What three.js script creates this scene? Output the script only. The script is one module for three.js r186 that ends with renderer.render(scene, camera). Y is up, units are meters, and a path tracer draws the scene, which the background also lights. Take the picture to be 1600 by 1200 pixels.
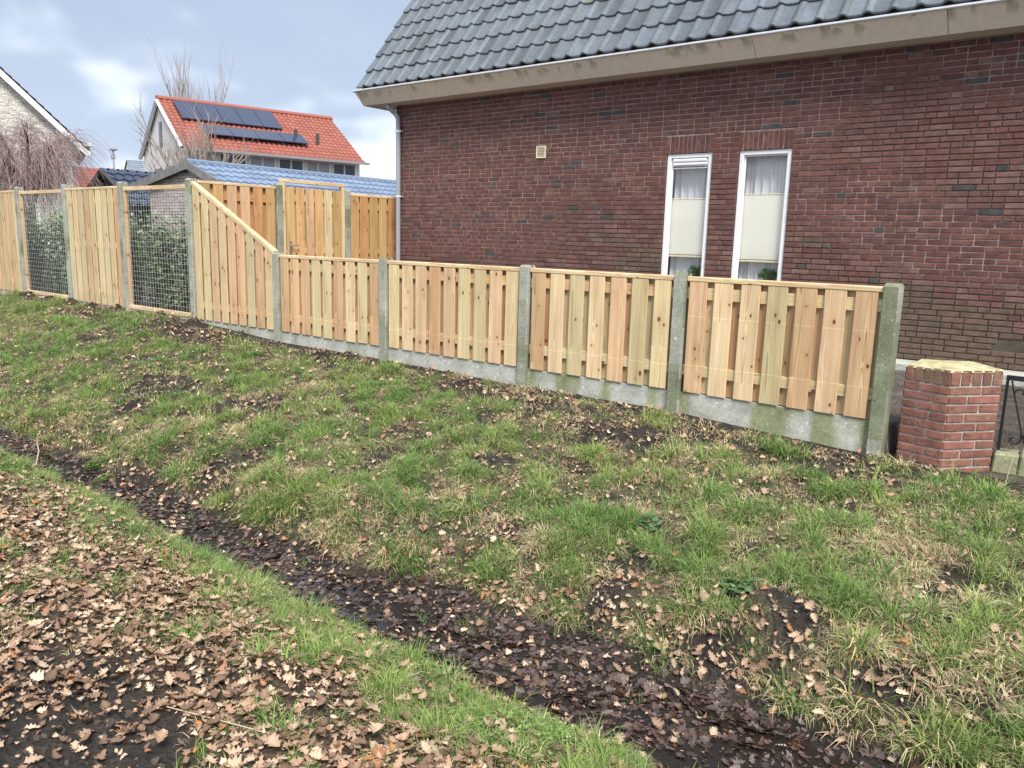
import * as THREE from 'three';
import { mergeGeometries } from 'three/addons/utils/BufferGeometryUtils.js';

// ------------------------------------------------------------------ camera, sky, sun, exposure
const scene = new THREE.Scene();
const CAM = new THREE.Vector3(8.3725, 1.1919, 5.9431);
const camera = new THREE.PerspectiveCamera(51.84, 1024 / 768, 0.05, 900);
camera.position.copy(CAM);
camera.rotation.set(-0.17961, 0.66508, 0.02727, 'YXZ');
scene.add(camera);
camera.updateMatrixWorld();
const renderer = new THREE.WebGLRenderer({ antialias: true });
renderer.setSize(1024, 768);
renderer.toneMapping = THREE.LinearToneMapping;
renderer.toneMappingExposure = 2.15;
renderer.shadowMap.enabled = true;
renderer.shadowMap.type = THREE.PCFSoftShadowMap;

// ---- noise
function rng(seed) { let s = seed >>> 0; return () => { s = (s + 0x6d2b79f5) | 0; let t = Math.imul(s ^ (s >>> 15), 1 | s); t = (t + Math.imul(t ^ (t >>> 7), 61 | t)) ^ t; return ((t ^ (t >>> 14)) >>> 0) / 4294967296; }; }
function h2(i, j, k) { let h = Math.imul(i, 374761393) ^ Math.imul(j, 668265263) ^ Math.imul(k, 1274126177); h = Math.imul(h ^ (h >>> 13), 1274126177); return ((h ^ (h >>> 16)) >>> 0) / 4294967296; }
function vn(x, y, k = 0) { const i = Math.floor(x), j = Math.floor(y); let u = x - i, v = y - j; u = u * u * (3 - 2 * u); v = v * v * (3 - 2 * v); const a = h2(i, j, k), b = h2(i + 1, j, k), c = h2(i, j + 1, k), d = h2(i + 1, j + 1, k); return a + (b - a) * u + (c - a) * v + (a - b - c + d) * u * v; }
function fbm(x, y, k = 0, o = 4) { let s = 0, a = 0.5, n = 0; for (let i = 0; i < o; i++) { s += a * vn(x, y, k + i * 17); n += a; x = x * 2.03 + 11.3; y = y * 2.03 + 7.1; a *= 0.5; } return s / n; }
const clamp = (x, a = 0, b = 1) => Math.min(b, Math.max(a, x));
const sst = (a, b, x) => { const t = clamp((x - a) / (b - a)); return t * t * (3 - 2 * t); };
const lerp = (a, b, t) => a + (b - a) * t;
function interp(x, xs, ys) { if (x <= xs[0]) return ys[0]; for (let i = 1; i < xs.length; i++) if (x <= xs[i]) return lerp(ys[i - 1], ys[i], (x - xs[i - 1]) / (xs[i] - xs[i - 1])); return ys[ys.length - 1]; }
const lin = (r, g, b) => new THREE.Color().setRGB(r / 255, g / 255, b / 255, THREE.SRGBColorSpace);   // a colour picked as sRGB bytes

// ---- overcast sky
{
  const W = 1024, H = 512, d = new Float32Array(W * H * 4);
  const A = lin(166, 182, 206), B = lin(242, 248, 252), C = lin(208, 221, 238);
  for (let j = 0; j < H; j++) for (let i = 0; i < W; i++) {
    const el = ((j + 0.5) / H - 0.5) * Math.PI, az = ((i + 0.5) / W - 0.5) * 2 * Math.PI;
    const y = Math.sin(el), c = Math.cos(el), x = c * Math.cos(az), z = c * Math.sin(az);
    const k = 1.15 / (Math.max(y, 0) + 0.22), px = x * k, pz = z * k;
    const wx = fbm(px * 1.3 + 3.1, pz * 1.3, 5, 3) - 0.5, wz = fbm(px * 1.3, pz * 1.3 + 9.7, 9, 3) - 0.5;
    const n = fbm(px * 1.5 + wx * 1.6 + 20.4, pz * 1.5 + wz * 1.6 + 4.7, 21, 6), m = fbm(px * 3.7 + wx * 2, pz * 3.7, 63, 5);
    let t = sst(0.39, 0.585, n * 0.7 + m * 0.3);
    t = clamp(t * 0.9 + 0.1 * m + 0.16 * (1 - sst(0.02, 0.3, y)));
    const col = t < 0.5 ? A.clone().lerp(C, t * 2) : C.clone().lerp(B, t * 2 - 1);
    if (y < 0) col.lerp(lin(190, 200, 205), sst(0, 0.05, -y));
    const o = (j * W + i) * 4, g = 0.6;
    d[o] = col.r * g; d[o + 1] = col.g * g; d[o + 2] = col.b * g; d[o + 3] = 1;
  }
  const t = new THREE.DataTexture(d, W, H, THREE.RGBAFormat, THREE.FloatType);
  t.mapping = THREE.EquirectangularReflectionMapping; t.magFilter = THREE.LinearFilter; t.minFilter = THREE.LinearFilter; t.needsUpdate = true;
  scene.background = t; scene.environment = t;
}
const sun = new THREE.DirectionalLight(0xfff6ea, 2.3);
sun.position.set(14 + 4, 24, 13); sun.target.position.set(2, 0, 0);
sun.castShadow = true; sun.shadow.radius = 34; sun.shadow.mapSize.set(2048, 2048);
Object.assign(sun.shadow.camera, { left: -40, right: 20, top: 30, bottom: -20, near: 1, far: 120 });
scene.add(sun, sun.target);

// ------------------------------------------------------------------ builders
class MB {                                                         // collects faces with flat normals, uv in metres and vertex colours
  constructor(off = [0, 0]) { this.p = []; this.n = []; this.t = []; this.c = []; this.off = off; this.col = [1, 1, 1]; }
  tri(a, b, c) {
    const ux = b[0] - a[0], uy = b[1] - a[1], uz = b[2] - a[2], vx = c[0] - a[0], vy = c[1] - a[1], vz = c[2] - a[2];
    let nx = uy * vz - uz * vy, ny = uz * vx - ux * vz, nz = ux * vy - uy * vx; const l = Math.hypot(nx, ny, nz) || 1; nx /= l; ny /= l; nz /= l;
    const ax = Math.abs(nx), ay = Math.abs(ny), az = Math.abs(nz);
    for (const q of [a, b, c]) {
      this.p.push(q[0], q[1], q[2]); this.n.push(nx, ny, nz); this.c.push(...this.col);
      if (az >= ax && az >= ay) this.t.push(q[0] + this.off[0], q[1] + this.off[1]); else if (ax >= ay) this.t.push(q[2] + this.off[0], q[1] + this.off[1]); else this.t.push(q[0] + this.off[0], q[2] + this.off[1]);
    }
  }
  quad(a, b, c, d) { this.tri(a, b, c); this.tri(a, c, d); }
  box(x, y, z, w, h, d, ch = 0, jit = 0, R) {                       // centre, size, chamfer
    const X = w / 2, Y = h / 2, Z = d / 2, J = () => (jit ? (R() - 0.5) * 2 * jit : 0);
    if (!ch) {
      const v = []; for (const k of [-1, 1]) for (const j of [-1, 1]) for (const i of [-1, 1]) v.push([x + i * X + J(), y + j * Y + J(), z + k * Z + J()]);
      this.quad(v[4], v[5], v[7], v[6]); this.quad(v[1], v[0], v[2], v[3]); this.quad(v[5], v[1], v[3], v[7]); this.quad(v[0], v[4], v[6], v[2]); this.quad(v[6], v[7], v[3], v[2]); this.quad(v[0], v[1], v[5], v[4]); return this;
    }
    const V = {}; const key = (i, j, k) => i + ',' + j + ',' + k;
    for (const i of [-1, 1]) for (const j of [-1, 1]) for (const k of [-1, 1]) {
      const jx = J(), jy = J(), jz = J(), bx = x + i * X + jx, by = y + j * Y + jy, bz = z + k * Z + jz;
      V[key(i, j, k)] = [[bx, by - j * ch, bz - k * ch], [bx - i * ch, by, bz - k * ch], [bx - i * ch, by - j * ch, bz]];   // on the x, y, z face
    }
    const g = (i, j, k, a) => V[key(i, j, k)][a], F = (q, flip) => (flip ? this.quad(q[3], q[2], q[1], q[0]) : this.quad(...q));
    for (const s of [-1, 1]) {
      F([g(s, -1, 1, 0), g(s, -1, -1, 0), g(s, 1, -1, 0), g(s, 1, 1, 0)], s < 0);
      F([g(-1, s, 1, 1), g(1, s, 1, 1), g(1, s, -1, 1), g(-1, s, -1, 1)], s < 0);
      F([g(-1, -1, s, 2), g(1, -1, s, 2), g(1, 1, s, 2), g(-1, 1, s, 2)], s < 0);
      for (const r of [-1, 1]) {
        F([g(-1, s, r, 2), g(1, s, r, 2), g(1, s, r, 1), g(-1, s, r, 1)], s * r < 0);
        F([g(s, -1, r, 0), g(s, 1, r, 0), g(s, 1, r, 2), g(s, -1, r, 2)], s * r < 0);
        F([g(s, r, 1, 0), g(s, r, -1, 0), g(s, r, -1, 1), g(s, r, 1, 1)], s * r < 0);
        for (const k of [-1, 1]) { const q = [g(s, r, k, 0), g(s, r, k, 1), g(s, r, k, 2)]; if (s * r * k > 0) this.tri(...q); else this.tri(q[2], q[1], q[0]); }
      }
    }
    return this;
  }
  prism(pts, y0, y1, ch = 0) {                                      // upright prism on a plan outline [[x, z] ...] (counter-clockwise seen from above means z flipped)
    const n = pts.length, cx = pts.reduce((a, p) => a + p[0], 0) / n, cz = pts.reduce((a, p) => a + p[1], 0) / n;
    const top = pts.map(([x, z]) => { const l = Math.hypot(x - cx, z - cz); return [x - ((x - cx) / l) * ch, z - ((z - cz) / l) * ch]; });
    for (let i = 0; i < n; i++) {
      const a = pts[i], b = pts[(i + 1) % n], c = top[i], d = top[(i + 1) % n];
      this.quad([a[0], y0, a[1]], [b[0], y0, b[1]], [b[0], y1 - ch, b[1]], [a[0], y1 - ch, a[1]]);
      if (ch) this.quad([a[0], y1 - ch, a[1]], [b[0], y1 - ch, b[1]], [d[0], y1, d[1]], [c[0], y1, c[1]]);
      this.tri([c[0], y1, c[1]], [d[0], y1, d[1]], [cx, y1, cz]);
      this.tri([b[0], y0, b[1]], [a[0], y0, a[1]], [cx, y0, cz]);
    }
    return this;
  }
  tube(pts, rad, sides = 6) {                                       // polyline of [x, y, z], radius number or list
    let prev = null;
    const P = pts.map((p) => new THREE.Vector3(...p));
    let nrm = new THREE.Vector3(0.31, 0.2, 0.93);
    for (let i = 0; i < P.length; i++) {
      const d = new THREE.Vector3().subVectors(P[Math.min(i + 1, P.length - 1)], P[Math.max(i - 1, 0)]).normalize();
      nrm.addScaledVector(d, -nrm.dot(d)); if (nrm.lengthSq() < 1e-6) nrm.set(d.y, d.z, d.x).addScaledVector(d, -(d.y * d.x + d.z * d.y + d.x * d.z)); nrm.normalize();
      const bi = new THREE.Vector3().crossVectors(d, nrm), r = Array.isArray(rad) ? rad[i] : rad, ring = [];
      for (let s = 0; s < sides; s++) { const a = (s / sides) * Math.PI * 2, c = Math.cos(a) * r, q = Math.sin(a) * r; ring.push([P[i].x + nrm.x * c + bi.x * q, P[i].y + nrm.y * c + bi.y * q, P[i].z + nrm.z * c + bi.z * q]); }
      if (prev) for (let s = 0; s < sides; s++) { const t = (s + 1) % sides; this.quad(prev[s], prev[t], ring[t], ring[s]); }
      prev = ring;
    }
    return this;
  }
  geo() {
    const g = new THREE.BufferGeometry();
    g.setAttribute('position', new THREE.Float32BufferAttribute(this.p, 3)); g.setAttribute('normal', new THREE.Float32BufferAttribute(this.n, 3));
    g.setAttribute('uv', new THREE.Float32BufferAttribute(this.t, 2)); g.setAttribute('color', new THREE.Float32BufferAttribute(this.c, 3));
    return g;
  }
}
const taken = {};
function numbered(name) { const k = taken[name] = (taken[name] ?? -1) + 1; return k ? name + '_' + String(k).padStart(3, '0') : name; }
function shade(o) { o.castShadow = true; o.receiveShadow = true; return o; }
function part(name, geo, mat, parent) { const m = shade(new THREE.Mesh(geo.geo ? geo.geo() : geo, mat)); m.name = name; parent.add(m); return m; }
function tag(o, label, category, group) { o.userData.label = label; o.userData.category = category; if (group) o.userData.group = group; return o; }
function thing(name, label, category, pos = [0, 0, 0], turn = 0, group) { const g = new THREE.Group(); g.name = numbered(name); g.position.set(...pos); g.rotation.y = turn; scene.add(g); return tag(g, label, category, group); }
function solo(name, geo, mat, label, category, group) { return tag(part(numbered(name), geo, mat, scene), label, category, group); }
function structure(name, geo, mat, label) { const m = part(numbered(name), geo, mat, scene); m.userData.kind = 'structure'; m.userData.label = label; return m; }
function sheet(nu, nv, f, colf) {                                   // smooth grid surface from f(u, v) -> [x, y, z], u and v in 0..1
  const p = [], t = [], c = [], ix = [];
  for (let j = 0; j <= nv; j++) for (let i = 0; i <= nu; i++) { const q = f(i / nu, j / nv); p.push(q[0], q[1], q[2]); t.push(q[3] ?? q[0], q[4] ?? q[1]); c.push(...(colf ? colf(q) : [1, 1, 1])); }
  for (let j = 0; j < nv; j++) for (let i = 0; i < nu; i++) { const a = j * (nu + 1) + i; ix.push(a, a + 1, a + nu + 2, a, a + nu + 2, a + nu + 1); }
  const g = new THREE.BufferGeometry();
  g.setAttribute('position', new THREE.Float32BufferAttribute(p, 3)); g.setAttribute('uv', new THREE.Float32BufferAttribute(t, 2)); g.setAttribute('color', new THREE.Float32BufferAttribute(c, 3)); g.setIndex(ix); g.computeVertexNormals();
  return g;
}

// ------------------------------------------------------------------ textures and materials
function tex(w, h, f, mw, mh, srgb = true) {                        // f(x, y) in metres -> [r, g, b] in 0..255; the picture covers mw x mh metres
  const d = new Uint8Array(w * h * 4);
  for (let j = 0; j < h; j++) for (let i = 0; i < w; i++) { const c = f((i / w) * mw, (j / h) * mh, i, j), o = (j * w + i) * 4; d[o] = clamp(c[0], 0, 255); d[o + 1] = clamp(c[1], 0, 255); d[o + 2] = clamp(c[2], 0, 255); d[o + 3] = 255; }
  const t = new THREE.DataTexture(d, w, h); t.wrapS = t.wrapT = THREE.RepeatWrapping; t.repeat.set(1 / mw, 1 / mh); t.magFilter = THREE.LinearFilter; t.minFilter = THREE.LinearMipmapLinearFilter; t.generateMipmaps = true;
  if (srgb) t.colorSpace = THREE.SRGBColorSpace; t.needsUpdate = true; return t;
}
const gray = (v) => [v, v, v];
function tileNoise(x, y, per, f, k, o = 4) {                        // fbm that repeats every `per`
  let s = 0, a = 0.5, n = 0;
  for (let q = 0; q < o; q++) { const F = Math.round(f * per), X = (x / per) * F, Y = (y / per) * F, i = Math.floor(X), j = Math.floor(Y); let u = X - i, v = Y - j; u = u * u * (3 - 2 * u); v = v * v * (3 - 2 * v); const m = (z) => ((z % F) + F) % F; const A = h2(m(i), m(j), k + q), B = h2(m(i + 1), m(j), k + q), C = h2(m(i), m(j + 1), k + q), D = h2(m(i + 1), m(j + 1), k + q); s += a * (A + (B - A) * u + (C - A) * v + (A - B - C + D) * u * v); n += a; f *= 2; a *= 0.5; }
  return s / n;
}
const std = (o) => new THREE.MeshStandardMaterial({ vertexColors: true, roughness: 0.9, ...o });
// pine planks: flat-sawn rings, fibres, knots
function woodTex(seed, base, late, knots) {
  const R = rng(seed), cx = (R() - 0.5) * 0.12, fr = 95 + R() * 70, ks = [], w = 128, h = 1024;
  for (let i = 0; i < knots; i++) ks.push([(R() - 0.5) * 0.12, 0.1 + R() * 1.6, 0.006 + R() * 0.011]);
  const hueN = R() * 50;
  return tex(w, h, (x, y) => {
    x -= 0.08;
    let push = 0, kd = 0, kh = 0;
    for (const [kx, ky, kr] of ks) { const dx = x - kx, dy = (y - ky) * 0.62, dd = Math.hypot(dx, dy); push += 0.02 * Math.exp(-(dd * dd) / (kr * kr * 7)) ; kd = Math.max(kd, 1 - sst(kr * 0.55, kr * 1.05, dd)); kh = Math.max(kh, Math.exp(-dd / (kr * 2.2)) * 0.6); }
    const dep = 0.012 + 0.05 * vn(y * 0.7 + seed, 3.3, seed) + 0.012 * vn(y * 3.1, seed * 1.7, 8);
    const r = Math.hypot(x - cx + 0.012 * (vn(y * 1.3, 1.1, seed + 4) - 0.5), dep) + push * 0.8 + 0.0035 * (vn(x * 40, y * 5, seed + 9) - 0.5);
    const q = r * fr, f = q - Math.floor(q), ring = Math.pow(f, 2.2) * (1 - sst(0.9, 1, f)), fibre = vn(x * 900, y * 14, seed + 2) - 0.5, blot = fbm(x * 14, y * 2.2, seed + 30, 3) - 0.5;
    let t = clamp(ring * (0.5 + 0.7 * vn(q * 0.7, 2.2, seed)) + fibre * 0.26 + kh * 0.6 + (fbm(x * 30, y * 1.1, seed + 60, 3) - 0.45) * 0.5);
    const o = [0, 1, 2].map((i) => lerp(base[i], late[i], t) * (1 + blot * 0.16));
    return o.map((v, i) => lerp(v, [84, 52, 32][i] * (0.8 + 0.5 * vn(x * 300, y * 200, 5)), kd * 0.85));
  }, 0.16, 1.8);
}
const woodSets = [[[218, 200, 160], [178, 147, 104], 2], [[217, 188, 150], [171, 127, 89], 3], [[220, 194, 159], [180, 136, 99], 4], [[213, 198, 159], [174, 148, 105], 2], [[225, 204, 167], [188, 151, 111], 3], [[211, 180, 141], [163, 117, 81], 3], [[218, 188, 153], [173, 126, 90], 5], [[211, 200, 164], [170, 149, 110], 1], [[217, 183, 144], [172, 123, 85], 2], [[207, 192, 151], [161, 134, 95], 4]];
const woodMaps = woodSets.map(([b, l, k], i) => woodTex(31 + i * 7, b, l, k));
const woodMats = woodMaps.map((map) => std({ map, roughness: 0.78, bumpMap: map, bumpScale: 0.0012 }));
const brownMats = woodMaps.map((map) => std({ map, roughness: 0.8, color: new THREE.Color().setRGB(0.88, 0.71, 0.55) }));    // the browner planks of the side fence
const railMat = woodMats[4];
// concrete
const concTex = tex(512, 512, (x, y) => { const a = tileNoise(x, y, 1, 6, 3, 4), b = tileNoise(x, y, 1, 90, 41, 2), s = tileNoise(x, y, 1, 60, 77, 1); let v = 205 + (a - 0.5) * 60 + (b - 0.5) * 46; if (s > 0.9) v += 46; if (s < 0.07) v -= 40; return [v, v, v * 0.97]; }, 1, 1);
const concMat = std({ map: concTex, bumpMap: concTex, bumpScale: 0.003, roughness: 0.92, color: 0xc9cbc6 });
const concPale = std({ map: concTex, bumpMap: concTex, bumpScale: 0.0015, roughness: 0.9, color: 0xe0e2e0 });
// brick grain, mortar grain
const grainTex = tex(512, 512, (x, y) => { const a = tileNoise(x, y, 0.6, 20, 5, 4), b = tileNoise(x, y, 0.6, 150, 61, 2), c = tileNoise(x, y, 0.6, 45, 91, 2); let v = 222 + (a - 0.5) * 80 + (b - 0.5) * 60; if (c > 0.83) v -= 50; return gray(v); }, 0.6, 0.6);
const speckTex = tex(1024, 1024, (x, y) => { const a = tileNoise(x, y, 1.2, 14, 5, 4), b = tileNoise(x, y, 1.2, 150, 61, 2), c = tileNoise(x, y, 1.2, 60, 19, 1), e = tileNoise(x, y, 1.2, 3, 33, 3); let v = 216 + (a - 0.5) * 80 + (b - 0.5) * 64; if (c > 0.955 && e > 0.5) v = 255; return gray(v); }, 1.2, 1.2);
const brickMat = std({ map: speckTex, bumpMap: grainTex, bumpScale: 0.004, roughness: 0.93 });
const pillarMat = std({ map: grainTex, bumpMap: grainTex, bumpScale: 0.005, roughness: 0.93 });
const mortarMat = std({ map: grainTex, bumpMap: grainTex, bumpScale: 0.004, roughness: 0.97 });
const tileTex = tex(512, 512, (x, y) => { const a = tileNoise(x, y, 1.6, 3, 15, 4), b = tileNoise(x, y, 1.6, 60, 61, 2), c = tileNoise(x, y, 1.6, 30, 9, 2); let v = 205 + (a - 0.5) * 80 + (b - 0.5) * 40; const o = [v, v, v]; if (c > 0.8) { o[0] += 14; o[1] += 18; o[2] += 4; } return o; }, 1.6, 1.6);
const tileMat = std({ map: tileTex, roughness: 0.5 });
const soilTex = tex(1024, 1024, (x, y) => { const a = tileNoise(x, y, 1.1, 8, 3, 5), b = tileNoise(x, y, 1.1, 70, 31, 3); return gray(186 + (a - 0.5) * 150 + (b - 0.5) * 150); }, 1.1, 1.1);
const groundMat = std({ map: soilTex, bumpMap: soilTex, bumpScale: 0.03, roughness: 0.95 });
const whiteMat = std({ color: lin(236, 238, 242), roughness: 0.42 });
const creamMat = std({ color: lin(226, 218, 188), roughness: 0.6 });
const fasciaTex = tex(1024, 256, (x, y) => { const d = 0.28 - y, n = tileNoise(x, y, 4, 9, 12, 5), g = sst(0.56, 0.72, n) * sst(0.14, 0.02, d); const s = (vn(x * 30, y * 30, 3) - 0.5) * 10; return [lerp(236, 150, g * 0.6) + s, lerp(225, 152, g * 0.6) + s, lerp(213, 128, g * 0.6) + s]; }, 4, 0.28);
const zincMat = std({ color: lin(222, 228, 236), roughness: 0.3, metalness: 0.35 });
const pipeMat = std({ color: lin(158, 164, 174), roughness: 0.45, metalness: 0.15 });
const ironMat = std({ color: lin(30, 33, 38), roughness: 0.5 });
const wireMat = std({ color: lin(206, 212, 212), roughness: 0.45, metalness: 0.25 });
const steelMat = std({ color: lin(205, 207, 210), roughness: 0.3, metalness: 0.85 });
const glassMat = new THREE.MeshPhysicalMaterial({ color: 0xffffff, transmission: 1, thickness: 0, roughness: 0.02, ior: 1.5 });
const darkGlass = std({ color: lin(58, 66, 78), roughness: 0.12 });
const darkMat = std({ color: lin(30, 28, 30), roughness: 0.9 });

// ------------------------------------------------------------------ terrain
const baseY = (x) => interp(x, [-9, -8, -4, -2, 0, 2, 4, 5.4, 7, 8, 10], [-0.07, -0.07, -0.03, -0.03, -0.13, -0.14, -0.18, -0.17, -0.25, -0.28, -0.3]);
const ditchFar = (x) => interp(x, [-4, 0, 4, 6, 7], [3.05, 3.0, 2.93, 2.76, 2.68]) + 0.14 * (vn(x * 1.7, 0.5, 7) - 0.5) + 0.08 * (vn(x * 5, 2.5, 8) - 0.5);
const PATCH = [[0.35, 1.82, 0.52, 0.36, 0], [0.86, 2.22, 0.32, 0.2, 0], [1.8, 1.85, 0.55, 0.15, 0.9], [2.88, 2.5, 0.45, 0.17, 1.0], [4.9, 1.7, 0.2, 0.12, 0.4], [-2.2, 1.3, 0.4, 0.14, 0.2], [6.6, 1.3, 0.22, 0.1, 0], [3.7, 0.45, 0.7, 0.2, 0], [5.4, 0.82, 0.55, 0.22, 0], [5.9, 0.5, 0.35, 0.2, 0], [4.6, 0.5, 0.5, 0.2, 0.1], [6.9, 0.5, 0.4, 0.2, 0], [6.4, 2.5, 0.12, 0.14, 0], [7.19, 2.27, 0.13, 0.2, 0.3], [-4.2, 0.65, 0.9, 0.3, 0], [-1.4, 0.5, 1.1, 0.3, 0], [1.35, 0.45, 0.5, 0.2, 0], [5.75, 5.0, 0.5, 0.5, 0], [6.05, 5.1, 0.45, 0.4, 0], [6.04, 4.36, 0.17, 0.12, 0.5], [5.6, 2.25, 0.16, 0.1, 0], [3.9, 1.5, 0.14, 0.08, 0], [6.9, 2.62, 0.25, 0.14, 0], [7.75, 2.35, 0.2, 0.12, 0]];
function bare(x, z) {                                               // 0..1: how bare the soil lies here
  let b = 0;
  const wx = (fbm(x * 3.1, z * 3.1, 51, 3) - 0.5) * 0.34, wz = (fbm(x * 3.1, z * 3.1, 57, 3) - 0.5) * 0.34;
  for (const [px, pz, rx, rz, a] of PATCH) { const dx = x + wx - px, dz = z + wz - pz, u = (dx * Math.cos(a) - dz * Math.sin(a)) / rx, v = (dx * Math.sin(a) + dz * Math.cos(a)) / rz, d = u * u + v * v; if (d < 2.2) b = Math.max(b, 1 - sst(0.55, 1.5, d)); }
  if (z < 1.3) b = Math.max(b, 1 - sst(0.16, 0.5, z + wz * 1.6 + (fbm(x * 1.4, z * 2, 71, 3) - 0.5) * 0.5));
  const s = fbm(x * 4.1 + 5, z * 4.1, 77, 4); b = Math.max(b, sst(0.58, 0.7, s) * 0.75);
  return b;
}
function H0(x, z) {
  const b = baseY(x), f = ditchFar(x), lip = 0.05 * (vn(x * 1.3, 4.4, 3) - 0.5);
  return interp(z, [0, 0.35, 1.0, f - 0.35, f, 3.42, 3.82, 4.3, 6, 9], [b, b - 0.025, b - 0.11, -0.6, -0.86, -0.865, -0.5 + lip, -0.44, -0.38, -0.38]);
}
function H(x, z) {
  if (z <= -0.03) return x > 7.1 ? interp(z, [-1.2, -0.5, -0.42, -0.3, -0.03], [-0.09, -0.13, -0.17, -0.28, -0.28]) : -0.06;
  let y = H0(x, Math.max(z, 0));
  const s = (0.25 * H0(x, Math.max(0, z - 0.12)) + 0.25 * H0(x, z + 0.12) + 0.5 * y); y = s;
  const bank = sst(0, 0.2, z);
  y += (fbm(x * 1.1, z * 1.1, 3, 3) - 0.5) * 0.09 * bank;
  y += ((fbm(x * 5, z * 5, 13, 3) - 0.5) * 0.07 + (fbm(x * 9.5, z * 9.5, 17, 3) - 0.5) * 0.05) * sst(0, 0.1, z) * (z > 3.7 ? 0.55 : 1);
  const b = bare(x, z);
  y += b * (fbm(x * 13, z * 13, 23, 3) - 0.45) * 0.06 * sst(0.02, 0.1, z);
  const mx = x - 6.04, mz = z - 4.36; y += 0.07 * Math.exp(-(mx * mx + mz * mz) / 0.022);
  for (const [cx, cz, cr, ch] of [[-1.72, 0.16, 0.12, 0.13], [-4.0, 0.16, 0.14, 0.1], [-5.6, 0.18, 0.2, 0.08], [-7.3, 0.2, 0.3, 0.12], [-4.75, 0.2, 0.2, 0.08], [-6.3, 0.17, 0.12, 0.09], [-2.6, 0.2, 0.2, 0.05], [6.39, 2.5, 0.1, 0.07], [7.18, 2.25, 0.14, 0.05], [-0.6, 0.18, 0.1, 0.06], [1.5, 0.16, 0.1, 0.05]]) { const dx = x - cx, dz = z - cz, d = (dx * dx + dz * dz) / (cr * cr); if (d < 6) y += ch * Math.exp(-d) * (0.7 + 0.6 * vn(x * 14, z * 14, 5)) * sst(0, 0.1, z); }
  return y;
}
const SOIL = [0.058, 0.046, 0.039], STRAW = [0.3, 0.235, 0.14], MOSS = [0.12, 0.15, 0.055], LITTER = [0.24, 0.155, 0.105];
function groundColour(x, z) {
  if (z < -0.03) return x > 7.1 ? [0.17, 0.135, 0.11] : [0.24, 0.205, 0.18];
  const b = bare(x, z), f = ditchFar(x), n = fbm(x * 6, z * 6, 90, 3), c = [0, 0, 0];
  const ditch = sst(f + 0.02, f - 0.06, z) < 1 ? sst(f - 0.12, f + 0.06, z) * sst(3.62, 3.42, z) : 0;
  const near = sst(3.8, 4.1, z);
  for (let i = 0; i < 3; i++) {
    let v = lerp(STRAW[i], MOSS[i], sst(0.35, 0.65, n)); v = lerp(v, LITTER[i], near * 0.8); v *= 0.6 * (0.55 + 0.9 * n);
    v = lerp(v, SOIL[i], b * (1 - 0.85 * near * (z > 4.7 && x < 6.6 ? 0 : 1))); v = lerp(v, SOIL[i] * 0.6, ditch); c[i] = v;
  }
  return c;
}
{
  const xs = [], zs = [];
  for (let x = -400; x < -60; x += 40) xs.push(x); for (let x = -60; x < -14; x += 4) xs.push(x); for (let x = -14; x < 11; x += 0.042) xs.push(x); for (const x of [11, 13, 16, 22, 32, 50, 90, 160, 300]) xs.push(x);
  for (const z of [-400, -250, -150, -90, -60, -40, -28, -18, -12, -8, -5, -3, -2, -1.4, -1, -0.7, -0.5, -0.3, -0.15, -0.031]) zs.push(z); for (let z = -0.029; z < 6.8; z += 0.036) zs.push(z); for (const z of [7, 8, 10, 14, 22, 40, 80, 150]) zs.push(z);
  const p = [], t = [], c = [], ix = [];
  for (const z of zs) for (const x of xs) { p.push(x, H(clamp(x, -14, 11), Math.min(z, 6.8)), z); t.push(x, z); c.push(...groundColour(clamp(x, -14, 11), Math.min(z, 6.8))); }
  const n = xs.length; for (let j = 0; j < zs.length - 1; j++) for (let i = 0; i < n - 1; i++) { const a = j * n + i; ix.push(a, a + n, a + n + 1, a, a + n + 1, a + 1); }
  const g = new THREE.BufferGeometry();
  g.setAttribute('position', new THREE.Float32BufferAttribute(p, 3)); g.setAttribute('uv', new THREE.Float32BufferAttribute(t, 2)); g.setAttribute('color', new THREE.Float32BufferAttribute(c, 3)); g.setIndex(ix); g.computeVertexNormals();
  structure('ground', g, groundMat, 'grassy ditch bank and garden soil');
  const w = sheet(60, 4, (u, v) => { const x = lerp(-14, 11, u), f = ditchFar(x) + 0.02; return [x, -0.862, lerp(3.46, f, v), x, v]; });
  structure('water', w, std({ color: lin(40, 34, 32), roughness: 0.07 }), 'dark shallow water in the ditch bed');
}

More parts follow.
